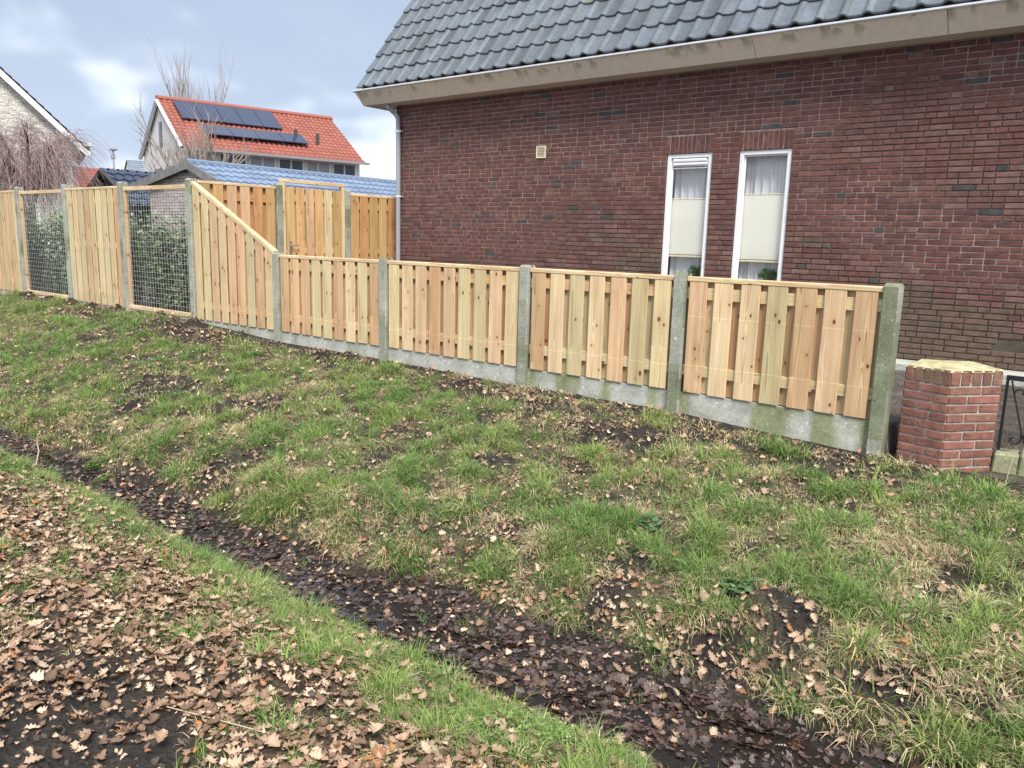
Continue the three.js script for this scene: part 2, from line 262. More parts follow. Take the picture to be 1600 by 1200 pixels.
// ------------------------------------------------------------------ brick house
const ZW = -3.6, XL = -1.72, XR = 9.2, YT = 3.34, C = 0.0625;       // wall plane, corner, far end, soffit, course
const WIN = [[3.335, 3.965], [4.315, 4.965]], WB = 0.16, WT = 2.345, LT = 2.565;
const house = thing('brick_house', 'red brown brick house with grey tiled roof and two tall white windows', 'house');
{
  const RB = rng(77);
  const wear = (x, y) => sst(0.42, 0.58, fbm(x * 0.45 + 3, y * 0.8, 14, 4) + (1.75 - y) * 0.17);   // where the joints are washed out
  const mortarAt = (x, y, z0) => {
    const w = wear(x, y); const n = fbm(x * 3, y * 3, 4, 3);
    return [x, y, z0 - lerp(0.003, 0.0085, w) - 0.002 * n];
  };
  const mc = (q) => { const w = wear(q[0], q[1]), n = 0.75 + 0.5 * fbm(q[0] * 4, q[1] * 4, 8, 3), a = algae(q[0], q[1]); const l = [0.40, 0.32, 0.30], d = [0.15, 0.115, 0.105]; return [0, 1, 2].map((i) => lerp(lerp(l[i], d[i], w) * n, [0.1, 0.1, 0.06][i], a)); };
  function algae(x, y) { return clamp(sst(0.5, 0.66, fbm(x * 1.3, y * 2.2, 31, 4) + 0.36 - y * 0.42)) * 0.7; }
  const rects = [[XL, WIN[0][0], -0.3, YT], [WIN[0][1], WIN[1][0], -0.3, YT], [WIN[1][1], XR, -0.3, YT]];
  for (const [a, b] of WIN) rects.push([a, b, -0.3, WB], [a, b, WT, YT]);
  const gs = rects.map(([x0, x1, y0, y1]) => { const nu = Math.max(2, Math.ceil((x1 - x0) / 0.12)), nv = Math.max(2, Math.ceil((y1 - y0) / 0.12)); return sheet(nu, nv, (u, v) => mortarAt(lerp(x0, x1, u), lerp(y0, y1, v), ZW), mc); });
  // the wall's thickness at the openings, its left return and the hidden sides
  const k = new MB(); k.col = [0.12, 0.09, 0.08];
  for (const [a, b] of WIN) { k.box(a - 0.012, (WB + WT) / 2, ZW - 0.16, 0.02, WT - WB, 0.3); k.box(b + 0.012, (WB + WT) / 2, ZW - 0.16, 0.02, WT - WB, 0.3); k.box((a + b) / 2, WT + 0.012, ZW - 0.16, b - a, 0.02, 0.3); k.box((a + b) / 2, WB - 0.012, ZW - 0.16, b - a, 0.02, 0.3); }
  k.box(XL + 0.107, YT / 2 - 0.15, -7.7, 0.2, YT + 0.3, 8.1); k.box(XR - 0.1, YT / 2 - 0.15, -7.7, 0.2, YT + 0.3, 8.1); k.box((XL + XR) / 2, YT / 2 - 0.15, -11.85, XR - XL, YT + 0.3, 0.2);
  const inner = new MB(); inner.col = [0.1, 0.09, 0.085]; for (const [x0, x1, y0, y1] of rects) inner.box((x0 + x1) / 2, (y0 + y1) / 2, ZW - 0.33, x1 - x0 - 0.06, y1 - y0, 0.03);
  const wall = part('wall', mergeGeometries([...gs.map((g) => g.toNonIndexed()), k.geo(), inner.geo()]), mortarMat, house);

  const tone = (r, w = 0) => { const v = r(); const j = 0.9 + 0.22 * r(), d = 0.5 * w * r(); let c = v < 0.45 ? [0.19, 0.08, 0.07] : v < 0.76 ? [0.175, 0.08, 0.073] : v < 0.92 ? [0.21, 0.098, 0.08] : v < 0.98 ? [0.215, 0.125, 0.11] : [0.095, 0.09, 0.092]; return c.map((q, i) => lerp(q, [0.3, 0.2, 0.175][i], v < 0.98 ? d : 0) * j); };
  // geometry variants shared by the bricks one can pick out
  const list = [];
  for (let row = 0; ; row++) {
    const y0 = -0.3 + row * C + 0.006, y1 = y0 + 0.0515; if (y1 > YT) break;
    const segs = []; let a = XL; for (const [w0, w1] of WIN) if (y1 > WB && y0 < LT - 0.01) { segs.push([a, w0 - 0.002]); a = w1 + 0.002; } segs.push([a, XR]);
    for (const [s0, s1] of segs) {
      let x = s0, first = true;
      while (x < s1 - 0.02) { let L = RB() < 0.27 ? 0.1 : 0.21; if (first) { L = row % 2 ? 0.1 : 0.21; if (RB() < 0.3) L = 0.16; first = false; } if (x + L > s1 - 0.05) L = s1 - x; list.push([x, Math.min(x + L, s1), y0, y1]); x += L + 0.011; }
    }
  }
  for (const [a, b] of WIN) { const n = Math.round((b - a + 0.03) / 0.062), p = (b - a + 0.03) / n; for (let i = 0; i < n; i++) list.push([a - 0.015 + i * p + 0.005, a - 0.015 + (i + 1) * p - 0.005, WT + 0.004, LT - 0.008]); }
  const hole = (x0, x1, y0, y1) => x1 > 7.4 && x0 < 7.53 && y1 > 0.215 && y0 < 0.27;
  const vis = [], rest = [];
  for (const b of list) {
    const cx = (b[0] + b[1]) / 2, cy = (b[2] + b[3]) / 2; if (hole(...b)) continue;
    const p = new THREE.Vector3(cx, cy, ZW).project(camera), t = CAM.z / (CAM.z - ZW), yf = CAM.y + (cy - CAM.y) * t, xf = CAM.x + (cx - CAM.x) * t;
    const seen = Math.abs(p.x) < 1 && Math.abs(p.y) < 1 && (xf > 7.1 ? !(xf < 7.75 && yf < 0.45) : yf > 0.98);
    (seen ? vis : rest).push(b); b.size = (b[1] - b[0]) * (b[3] - b[2]) / p.z ** 40 / (CAM.distanceToSquared(new THREE.Vector3(cx, cy, ZW)));
  }
  vis.sort((a, b) => b.size - a.size);
  const geoms = {}; const RG = rng(5);
  vis.forEach((b, i) => {
    if (i >= 298) { rest.push(b); return; }
    const L = Math.round((b[1] - b[0]) * 100) / 100, Hh = Math.round((b[3] - b[2]) * 1000) / 1000, cx = (b[0] + b[1]) / 2, cy = (b[2] + b[3]) / 2;
    const al = algae(cx, cy) > 0.3 ? 1 : 0, we = wear(cx, cy) > 0.5 ? 1 : 0, v = Math.floor(RB() * 9), key = [L, Hh, v, al, we].join('_');
    if (!geoms[key]) { const m = new MB([RG() * 5, RG() * 5]); m.col = tone(RG, we).map((q, j) => (al ? lerp(q, [0.15, 0.14, 0.09][j], 0.5) : q)); m.box(0, 0, -0.02, L, Hh, 0.04, 0.0035, 0.0016, RG); geoms[key] = m.geo(); }
    const m = part('brick', geoms[key], brickMat, wall); m.position.set(cx, cy, ZW + 0.0005 + RB() * 0.0025); m.rotation.z = (RB() - 0.5) * 0.006;
  });
  const M = new MB();
  for (const b of rest) {
    const cx = (b[0] + b[1]) / 2, cy = (b[2] + b[3]) / 2, al = algae(cx, cy); M.off = [RB() * 5, RB() * 5];
    M.col = tone(RB, wear(cx, cy)).map((q, j) => lerp(q, [0.15, 0.14, 0.09][j], al > 0.3 ? 0.5 : 0)); M.box(cx, cy, ZW - 0.019 + RB() * 0.0025, b[1] - b[0], b[3] - b[2], 0.04, 0.0035, 0.0014, RB);
  }
  for (let row = 0; row < 57; row++) for (let z = -3.6, f = 1; z > -8; ) {          // left return of the wall
    let L = RB() < 0.27 ? 0.1 : 0.21; if (f) { L = row % 2 ? 0.21 : 0.1; f = 0; } M.off = [RB() * 5, RB() * 5]; M.col = tone(RB);
    M.box(XL + 0.019, -0.3 + row * C + 0.032, z - L / 2, 0.04, 0.0515, L, 0.0035, 0.0014, RB); z -= L + 0.011;
  }
  const bulk = part('brickwork', M, brickMat, wall); bulk.userData.kind = 'stuff';
  const slot = new MB(); slot.col = [0.01, 0.01, 0.01]; slot.box(7.463, 0.2415, ZW - 0.05, 0.12, 0.05, 0.06); part('air_slot', slot, darkMat, house);  // near-black box paints in the darkness of the open slot

  // windows
  WIN.forEach(([a, b], i) => {
    const w = b - a, h = WT - WB, x = (a + b) / 2, y = (WB + WT) / 2, zf = ZW - 0.055, f = 0.052;
    const fr = new MB(); fr.box(a + f / 2 + 0.004, y, zf, f, h, 0.07, 0.004); fr.box(b - f / 2 - 0.004, y, zf, f, h, 0.07, 0.004); fr.box(x, WT - f / 2 - 0.003, zf, w - 2 * f - 0.008, f, 0.07, 0.004); fr.box(x, WB + f / 2 + 0.003, zf, w - 2 * f - 0.008, f, 0.07, 0.004);
    const win = part('window', fr, whiteMat, house);
    const top = i ? WT - f : WT - f - 0.115;
    const bead = new MB(); for (const s of [-1, 1]) bead.box(x + s * (w / 2 - f - 0.013), y, zf - 0.012, 0.016, h - 2 * f, 0.03, 0.003); bead.box(x, top - 0.011, zf - 0.012, w - 2 * f - 0.045, 0.016, 0.03, 0.003); bead.box(x, WB + f + 0.011, zf - 0.012, w - 2 * f - 0.045, 0.016, 0.03, 0.003);
    part('glazing_bead', bead, whiteMat, win);
    if (!i) { const g = new MB(); g.box(x, WT - f - 0.055, zf - 0.006, w - 2 * f - 0.03, 0.1, 0.03, 0.004); g.box(x, WT - f - 0.03, zf + 0.018, w - 2 * f - 0.06, 0.036, 0.03, 0.006); g.box(x, WT - f - 0.078, zf + 0.016, w - 2 * f - 0.06, 0.028, 0.026, 0.006); part('trickle_vent', g, whiteMat, win); }
    const pane = new THREE.BoxGeometry(w - 2 * f - 0.02, top - WB - f, 0.004); pane.translate(x, (top + WB + f) / 2, zf - 0.014); part('pane', pane, glassMat, win);
    const y0 = i ? 1.02 : 1.05, y1 = i ? 1.83 : 1.785, n = 40;                         // pleated blind hung between two rails
    const bl = sheet(2, n * 2, (u, v) => [lerp(a + f + 0.012, b - f - 0.012, u), lerp(y0 + 0.02, y1 - 0.015, v), zf - 0.05 + (Math.round(v * n * 2) % 2 ? 0.006 : 0)]);
    part('pleated_blind', bl, new THREE.MeshPhysicalMaterial({ color: lin(242, 242, 230), roughness: 0.9, transmission: 0.12, thickness: 0, side: THREE.DoubleSide }), win);
    const rl = new MB(); rl.box(x, y1, zf - 0.048, w - 2 * f - 0.02, 0.016, 0.018, 0.003); rl.box(x, y0, zf - 0.048, w - 2 * f - 0.02, 0.022, 0.02, 0.003); part('blind_rail', rl, creamMat, win);
    const cur = sheet(70, 2, (u, v) => [lerp(a + 0.03, b - 0.03, u), lerp(WB + 0.02, WT - 0.06, v), zf - 0.16 + 0.016 * Math.sin(u * 34 + 3 * vn(u * 5, i, 3)) + 0.008 * Math.sin(u * 71)]);
    part('net_curtain', cur, new THREE.MeshPhysicalMaterial({ color: lin(238, 240, 246), roughness: 0.95, transmission: 0.2, thickness: 0, side: THREE.DoubleSide }), win);
    const sl = new MB(); sl.box(x, 0.655, zf - 0.1, w - 0.04, 0.03, 0.11, 0.004); part('inner_ledge', sl, whiteMat, win);
    const st = new MB(); st.col = [0.2, 0.19, 0.18]; st.box(x, WB - 0.03, ZW + 0.012, w + 0.06, 0.055, 0.09, 0.006); part('sill', st, concMat, win);
  });
  // ventilation grille
  const vt = new MB(); const vx = 1.313, vy = 2.462; for (const s of [-1, 1]) { vt.box(vx + s * 0.076, vy, ZW + 0.008, 0.016, 0.172, 0.024, 0.003); vt.box(vx, vy + s * 0.078, ZW + 0.008, 0.136, 0.016, 0.024, 0.003); } vt.col = [0.5, 0.5, 0.5]; vt.box(vx, vy, ZW - 0.004, 0.136, 0.14, 0.012);
  const vent = part('wall_vent', vt, creamMat, house); for (let k2 = 0; k2 < 4; k2++) { const s = new MB(); s.box(0, 0, 0, 0.132, 0.03, 0.006, 0.002); const m = part('slat', s, creamMat, vent); m.position.set(vx, vy - 0.051 + k2 * 0.034, ZW + 0.01); m.rotation.x = 0.5; }

  // eaves: soffit, leaning fascia boards, gutter rim
  const GX0 = -2.23, GX1 = 9.4, zb = -3.34, zt = -3.145, yt = 3.535;
  const sf = new MB(); sf.box((GX0 + GX1) / 2 + 0.01, YT + 0.008, (zb + ZW) / 2 - 0.15, GX1 - GX0 - 0.02, 0.016, ZW * 0 + 0.55); part('soffit', sf, std({ color: lin(206, 196, 184), roughness: 0.8 }), house);
  const fasMat = std({ map: fasciaTex, roughness: 0.7 });
  const cuts = [GX0, -1.02, 2.1, 4.55, 6.53, GX1];
  for (let i = 0; i < cuts.length - 1; i++) {
    const x0 = cuts[i] + 0.003, x1 = cuts[i + 1] - 0.003, p = [], q = (x, t, n) => [x, lerp(YT, yt, t) + n * -0.7 * 0, lerp(zb, zt, t) - n];
    const m = new MB(); m.off = [i * 0.7, -yt + 0.28]; m.quad(q(x0, 0, 0), q(x1, 0, 0), q(x1, 1, 0), q(x0, 1, 0)); m.quad(q(x1, 0, 0.02), q(x0, 0, 0.02), q(x0, 1, 0.02), q(x1, 1, 0.02)); m.quad(q(x0, 0, 0.02), q(x0, 0, 0), q(x0, 1, 0), q(x0, 1, 0.02)); m.quad(q(x1, 0, 0), q(x1, 0, 0.02), q(x1, 1, 0.02), q(x1, 1, 0)); m.quad(q(x0, 0, 0.02), q(x1, 0, 0.02), q(x1, 0, 0), q(x0, 0, 0));
    part('fascia_board', m, fasMat, house);
  }
  const end = new MB(); end.off = [0, -yt + 0.28]; { const o = 0.012; const a0 = [GX0 - 0.0, YT, zb - 0.004], a1 = [GX0, yt, zt - 0.004], a2 = [GX0, yt, -3.9], a3 = [GX0, YT, -3.9]; const s = (v) => [v[0] + o, v[1], v[2]]; end.quad(a0, a1, a2, a3); end.quad(s(a3), s(a2), s(a1), s(a0)); end.quad(a3, s(a3), s(a0), a0); } part('eaves_end_board', end, fasMat, house);
  const rim = new MB(); rim.box((GX0 + GX1) / 2, yt + 0.012, zt + 0.012, GX1 - GX0 + 0.05, 0.03, 0.03, 0.009); rim.box((GX0 + GX1) / 2, yt - 0.05, zt - 0.19, GX1 - GX0 - 0.06, 0.006, 0.18); rim.box(GX0 - 0.02, yt + 0.008, zt - 0.09, 0.03, 0.024, 0.2, 0.006); part('gutter', rim, zincMat, house);
  // downpipe
  const dp = new MB(); const DX = -1.605, dz = ZW + 0.06; dp.tube([[DX - 0.13, YT + 0.01, -3.42], [DX - 0.11, YT - 0.05, -3.43], [DX - 0.06, YT - 0.13, dz + 0.02], [DX - 0.01, YT - 0.2, dz], [DX, YT - 0.27, dz], [DX, 2.2, dz], [DX, 1.0, dz], [DX, -0.06, dz]], 0.04, 14);
  const pipe = part('downpipe', dp, pipeMat, house);
  for (const y of [2.92, 1.87, 0.6]) { const b = new MB(); b.tube([[DX, y - 0.018, dz], [DX, y + 0.018, dz]], 0.046, 14); b.box(DX + 0.05, y, dz - 0.02, 0.03, 0.02, 0.05); part('pipe_bracket', b, zincMat, pipe); }

  // roof: boarding with every tile on it
  const PT = 53 * Math.PI / 180, cs = Math.cos(PT), sn = Math.sin(PT), RX0 = -2.16, RX1 = 9.4, RY = 3.575, RZ = -3.15, LEN = 7.35;
  const at = (x, s, n) => [x, RY + s * sn + n * cs, RZ - s * cs + n * sn];
  const rb = new MB(); rb.col = [0.2, 0.19, 0.18];
  { const q = (x, s, n) => at(x, s, n); const a = RX0 + 0.06, b = RX1 - 0.05; rb.quad(q(a, 0, -0.03), q(b, 0, -0.03), q(b, LEN, -0.03), q(a, LEN, -0.03)); rb.quad(q(b, 0, -0.16), q(a, 0, -0.16), q(a, LEN, -0.16), q(b, LEN, -0.16)); rb.quad(q(a, 0, -0.16), q(a, 0, -0.03), q(a, LEN, -0.03), q(a, LEN, -0.16)); rb.quad(q(a, 0, -0.16), q(b, 0, -0.16), q(b, 0, -0.03), q(a, 0, -0.03));
    const zr = RZ - LEN * cs, yr = RY + LEN * sn - 0.1; rb.quad([b, yr, zr], [a, yr, zr], [a, YT, zr - 4.4], [b, YT, zr - 4.4]);
    rb.tri([XL + 0.02, YT, ZW + 0.02], [XL + 0.02, yr - 0.1, zr], [XL + 0.02, YT, zr - 4.2]); rb.tri([XR, YT, ZW + 0.02], [XR, YT, zr - 4.2], [XR, yr - 0.1, zr]); }
  const roof = part('roof', rb, std({ roughness: 0.95 }), house);
  const TW = 0.25, EXP = 0.35, nt = Math.round((RX1 - RX0) / TW);
  const prof = (u) => { const a = u < 0.62 ? 0.02 * (Math.pow((u - 0.34) / 0.34, 2)) * 0.5 : 0.01 + 0.03 * Math.sin(((u - 0.62) / 0.38) * Math.PI); return a; };
  function tileGeo(seed) {
    const R = rng(seed), N = 12, m = new MB([R() * 7, R() * 7]), tl = (R() - 0.5) * 0.006, L = EXP + 0.07;
    const j = 0.8 + 0.3 * R(); m.col = [0.2 * j, 0.24 * j, 0.285 * j]; if (R() < 0.12) m.col = [0.23 * j, 0.265 * j, 0.28 * j];
    const pt = (i, s, n) => { const u = i / N; return [u * (TW + 0.0), s, prof(u) + n + (1 - s / L) * 0.034 + tl * u]; };
    for (let i = 0; i < N; i++) { m.quad(pt(i, 0.006, 0), pt(i + 1, 0.006, 0), pt(i + 1, L, 0), pt(i, L, 0)); m.quad(pt(i, 0, -0.006), pt(i + 1, 0, -0.006), pt(i + 1, 0.006, 0), pt(i, 0.006, 0)); m.quad(pt(i, 0, -0.028), pt(i + 1, 0, -0.028), pt(i + 1, 0, -0.006), pt(i, 0, -0.006)); m.quad(pt(i, 0.1, -0.03), pt(i + 1, 0.1, -0.03), pt(i + 1, 0, -0.028), pt(i, 0, -0.028)); }
    m.quad(pt(N, 0, -0.028), pt(N, L, -0.02), pt(N, L, 0), pt(N, 0.006, 0)); m.quad(pt(0, L, -0.02), pt(0, 0, -0.028), pt(0, 0.006, 0), pt(0, L, 0));
    return m.geo();
  }
  const TG = Array.from({ length: 14 }, (_, i) => tileGeo(100 + i)), RT = rng(9);
  const mossy = tileGeo(300); { const c = mossy.attributes.color; for (let i = 0; i < c.count; i++) c.setXYZ(i, 0.28, 0.31, 0.25); }
  const far = []; let cnt = 0;
  for (let r = 0; r < 21; r++) for (let i = 0; i < nt; i++) {
    const x = RX0 + i * TW, p = new THREE.Vector3(...at(x + 0.12, r * EXP + 0.15, 0)).project(camera);
    const near = p.y < 1.06 && Math.abs(p.x) < 1.05, mossCol = (i === 16 || i === 17) && r < 4 && RT() < 0.4, g = mossCol ? mossy : TG[Math.floor(RT() * TG.length)];
    const e = new THREE.Euler(-(Math.PI / 2 - PT) * 1, 0, (RT() - 0.5) * 0.008);
    if (near && cnt < 299) { const m = part('roof_tile', g, tileMat, roof); m.position.set(...at(x, r * EXP, (RT() - 0.5) * 0.004)); m.rotation.copy(e); cnt++; }
    else { const gg = g.clone(); const mm = new THREE.Matrix4().makeRotationFromEuler(e); mm.setPosition(...at(x, r * EXP, 0)); gg.applyMatrix4(mm); far.push(gg); }
  }
  const bulkT = part('roof_tiling', mergeGeometries(far), tileMat, roof); bulkT.userData.kind = 'stuff';
}
// garden strip along the house foot
structure('paving_strip', new MB().box(3.6, -0.045, -3.4, 11, 0.11, 0.38, 0.008), concPale, 'pale concrete edging strip at the foot of the house');
// plants inside the windows
[[3.79, 'small leafy green house plant behind the window with the trickle vent'], [4.755, 'small leafy green house plant behind the window without a vent']].forEach(([x, label], i) => {
  const t = thing('potted_plant', label, 'plant', [x, 0.671, ZW - 0.158], 0, 'plants on the window ledge'), R = rng(40 + i);
  const pot = new THREE.LatheGeometry([[0.001, 0], [0.036, 0], [0.044, 0.06], [0.046, 0.075], [0.04, 0.075], [0.001, 0.062]].map((p) => new THREE.Vector2(...p)), 16); part('pot', pot, new THREE.MeshStandardMaterial({ color: lin(70, 60, 58), roughness: 0.7 }), t);
  const m = new MB(); for (let k = 0; k < 170; k++) { const a = R() * 6.28, e = R() * 1.5 - 0.25, r = 0.04 + R() * 0.06, c = [Math.cos(a) * Math.cos(e) * r * 1.15, 0.17 + Math.sin(e) * r * 1.1, Math.sin(a) * Math.cos(e) * r * 0.42], g = 0.6 + R() * 0.8; m.col = [0.035 * g, 0.1 * g, 0.028 * g]; const l = 0.03, b = a + R() - 0.5; m.tri([c[0], c[1], c[2]], [c[0] + Math.cos(b) * l - Math.sin(b) * 0.01, c[1] + 0.01, c[2] + Math.sin(b) * l * 0.4], [c[0] + Math.cos(b) * l * 0.9 + Math.sin(b) * 0.01, c[1] - 0.014, c[2] + Math.sin(b) * l * 0.4]); m.tri([c[0], c[1], c[2]], [c[0] + 0.004, c[1], c[2]], [0, 0.07, 0]); }
  part('foliage', m, std({ roughness: 0.7, side: THREE.DoubleSide }), t);
});

// ------------------------------------------------------------------ fence
const S1 = 1.93, S2 = 1.589, PX = [-4 * S1, -3 * S1, -2 * S1, -S1, 0, S1, 2 * S1, 2 * S1 + S2, 2 * S1 + 2 * S2];
function postGeo(w, top, bottom, seed, mossiness, groove = true, turn = false) {
  const R = rng(seed), m = new MB([R() * 3, R() * 3]), h = w / 2, d = 0.06, g = 0.022, gd = 0.018;
  const plan = groove ? [[-h + 0.006, d], [h - 0.006, d], [h, d - 0.006], [h, g], [h - gd, g], [h - gd, -g], [h, -g], [h, -d], [-h, -d], [-h, -g], [-h + gd, -g], [-h + gd, g], [-h, g], [-h, d - 0.006]] : [[-h + 0.006, d], [h - 0.006, d], [h, d - 0.006], [h, -d], [-h, -d], [-h, d - 0.006]];
  const ys = []; for (let y = bottom; y < top - 0.06; y += 0.06) ys.push(y); ys.push(top - 0.022);
  const P = (p, y) => (turn ? [p[1], y, -p[0]] : [p[0], y, p[1]]);
  const colr = (y, x) => { const n = fbm(x * 9 + seed, y * 3.4, 6, 4), gN = sst(0.5 - mossiness * 0.3, 0.72 - mossiness * 0.3, n); return [0, 1, 2].map((i) => lerp([0.92, 0.93, 0.92][i], [0.52, 0.57, 0.4][i], gN * 0.9)); };
  for (let k = 0; k < ys.length - 1; k++) for (let i = 0; i < plan.length; i++) { const a = plan[i], b = plan[(i + 1) % plan.length]; m.col = colr(ys[k], a[0] + a[1]); m.quad(P(a, ys[k]), P(b, ys[k]), P(b, ys[k + 1]), P(a, ys[k + 1])); }
  m.col = colr(top, 0.3); const y1 = ys[ys.length - 1], tp = plan.map(([x, z]) => [x * 0.86, z * 0.72]);
  for (let i = 0; i < plan.length; i++) { const k = (i + 1) % plan.length; m.quad(P(plan[i], y1), P(plan[k], y1), P(tp[k], top), P(tp[i], top)); m.tri(P(tp[i], top), P(tp[k], top), P([0, 0], top)); }
  return m.geo();
}
const postLabels = ['grey concrete fence post between plank panel and first wire mesh panel', 'grey concrete fence post between wire mesh panel and the tall plank panel', 'grey concrete fence post between the tall plank panel and second mesh panel', 'tall grey concrete corner post where the sloping panel starts', 'low concrete post at the foot of the sloping panel', 'low grey concrete post in front of the side fence', 'low grey concrete post between wide and narrow low panels', 'low concrete post before the left house window', 'green mossy concrete end post beside the brick pillar'];
PX.forEach((x, i) => solo('concrete_post', postGeo(0.107, i < 4 ? 1.905 : 0.972, -0.55, 60 + i, i === 8 ? 0.85 : i > 5 ? 0.12 : 0.02, i < 8).translate(x, 0, 0), concMat, postLabels[i], 'fence post', 'concrete posts along the ditch fence'));
const boardLabels = ['concrete base board under the leftmost plank panel', 'concrete base board under the first wire mesh panel', 'concrete base board under the tall level plank panel', 'concrete base board under the mesh panel next to the sloping panel', 'concrete base board under the sloping panel', 'concrete base board under the low panel beside the sloping panel', 'concrete base board under the second low wide panel', 'concrete base board under the narrow panel before the house windows', 'green stained concrete base board under the panel beside the end post'];
function board(x0, x1, z, seed, mossiness, label) {
  const nx = Math.ceil((x1 - x0) / 0.04), ny = 12, y0 = -0.62, y1 = -0.004;
  const col = ([x, y]) => { const drip = sst(0.62 - mossiness * 0.12, 0.8 - mossiness * 0.1, vn(x * 6.3, seed, 5) * 0.75 + 0.25 * vn(x * 22, y * 4, 9)) * (0.35 + mossiness), n = fbm(x * 4, y * 4, seed, 3), g = clamp(drip + mossiness * 0.4 * sst(0.4, 0.6, n)); return [0, 1, 2].map((i) => lerp([0.95, 0.96, 0.97][i], [0.52, 0.56, 0.36][i], g)); };
  const f = sheet(nx, ny, (u, v) => [lerp(x0, x1, u), lerp(y0, y1, v), z + 0.019], col), bk = new MB().box((x0 + x1) / 2, (y0 + y1) / 2 - 0.001, z - 0.002, x1 - x0, y1 - y0, 0.04);
  return solo('concrete_base_board', mergeGeometries([f.toNonIndexed(), bk.geo()]), concPale, label, 'base board', 'concrete base boards under the fence');
}
const EX = [-5 * S1, ...PX];
for (let i = 0; i < 9; i++) board(EX[i] + 0.044, EX[i + 1] - 0.044, 0, 20 + i, i === 8 ? 0.9 : i === 7 ? 0.5 : 0.1, boardLabels[i]);

function plank(w, h0, h1, t, seed, bands = []) {                    // base at y = 0, top running from h0 (left) to h1 (right); planed with eased edges and pale strap marks
  const R = rng(seed), m = new MB([0.08, R() * 1.8]), x = w / 2, z = t / 2, c = 0.003, k = 0.9 + R() * 0.2;
  const plan = [[-x, -z + c], [-x, z - c], [-x + c, z], [x - c, z], [x, z - c], [x, -z + c], [x - c, -z], [-x + c, -z]], bow = (R() - 0.5) * 0.006;
  const cuts = [0, ...bands.flatMap((b) => [b, b + 0.008]), 1e9], hy = (px) => lerp(h0, h1, (px + x) / w);
  const P = (p, y) => { const yy = Math.min(y, hy(p[0])); return [p[0] + bow * Math.sin((yy / Math.max(h0, h1)) * Math.PI), yy, p[1]]; };
  for (let i = 0; i < cuts.length - 1; i++) { const s = i % 2 ? 1.22 : 1; m.col = [k * s, k * s, k * s]; for (let j = 0; j < 8; j++) { const a = plan[j], b = plan[(j + 1) % 8]; m.quad(P(b, cuts[i]), P(a, cuts[i]), P(a, cuts[i + 1]), P(b, cuts[i + 1])); } }
  m.col = [k, k, k]; for (let j = 1; j < 7; j++) { m.tri(P(plan[0], 1e9), P(plan[j + 1], 1e9), P(plan[j], 1e9)); m.tri(P(plan[0], 0), P(plan[j], 0), P(plan[j + 1], 0)); }
  return m.geo();
}
function barGeo(x0, x1, y, z, h, d, seed, ch = 0.003) {              // horizontal bar with the grain running along it
  const m = new MB(), R = rng(seed); m.box(0, 0, 0, h, x1 - x0, d, ch); const g = m.geo(), t = g.attributes.uv, o = R(); for (let i = 0; i < t.count; i++) t.setXY(i, t.getX(i) + 0.08, t.getY(i) + o); g.rotateZ(-Math.PI / 2); g.translate((x0 + x1) / 2, y, z); return g;
}
let wseed = 500;
const RW = rng(4242);
// local frame: panel between x0 and x1, planks in front of (z > 0) and behind two rails, a capping bar on top
function plankPanel(t, x0, x1, n, topL, topR, mats, { w = 0.152, band = [0.2], cap = 0.04, rails } = {}) {
  const W = x1 - x0, p = W / n, lo = Math.min(topL, topR);
  const yT = (x) => lerp(topL, topR, (x - x0) / W), pick = () => mats[Math.floor(RW() * mats.length)];
  const rl = rails || (lo > 1.2 ? [0.22, 0.95, lo - 0.17] : [0.185, lo - 0.105]);
  rl.forEach((y, i) => part('rail', barGeo(x0 + 0.002, x1 - 0.002, y, 0, i === rl.length - 1 ? 0.095 : 0.088, 0.03, wseed++), pick(), t));
  if (topL !== topR) { const y = (a, o) => lerp(topL, topR, (a - x0) / W) - o; const L = Math.hypot(W, topL - topR); const g = barGeo(-L / 2 + 0.02, L / 2 - 0.02, 0, 0, 0.08, 0.03, wseed++); g.rotateZ(Math.atan2(topR - topL, W)); g.translate((x0 + x1) / 2, y((x0 + x1) / 2, 0.12), 0); part('sloping_rail', g, pick(), t); }
  for (let i = 0; i < n; i++) {
    const cx = x0 + (i + 0.5) * p + (RW() - 0.5) * 0.008, a = yT(cx - w / 2) - 0.012, b = yT(cx + w / 2) - 0.012, y0 = 0.002 + RW() * 0.006;
    const m = part('plank', plank(w, a - y0, b - y0, 0.017, wseed++, band.map((q) => q + (RW() - 0.5) * 0.002)), pick(), t); m.position.set(cx, y0, 0.0245 + RW() * 0.001); m.rotation.z = topL === topR ? (RW() - 0.5) * 0.006 : 0;
  }
  for (let i = 0; i <= n; i++) {
    const ww = i === 0 || i === n ? w * 0.62 : w, cx = i === 0 ? x0 + ww / 2 + 0.004 : i === n ? x1 - ww / 2 - 0.004 : x0 + i * p + (RW() - 0.5) * 0.006, a = yT(cx - ww / 2) - 0.014, b = yT(cx + ww / 2) - 0.014;
    const m = part('plank', plank(ww, a - 0.004, b - 0.004, 0.017, wseed++), pick(), t); m.position.set(cx, 0.004, -0.0245);
  }
  if (cap) { const L = Math.hypot(W, topL - topR), g = barGeo(-L / 2 + 0.001, L / 2 - 0.001, 0, 0, cap, 0.072, wseed++, 0.006), a = Math.atan2(topR - topL, W); g.rotateZ(a); g.translate((x0 + x1) / 2, (topL + topR) / 2 + cap / 2 - 0.012, 0.002); part('capping_bar', g, railMat, t); }
}
const inx = (i) => [PX[i] + 0.052, PX[i + 1] - 0.052];
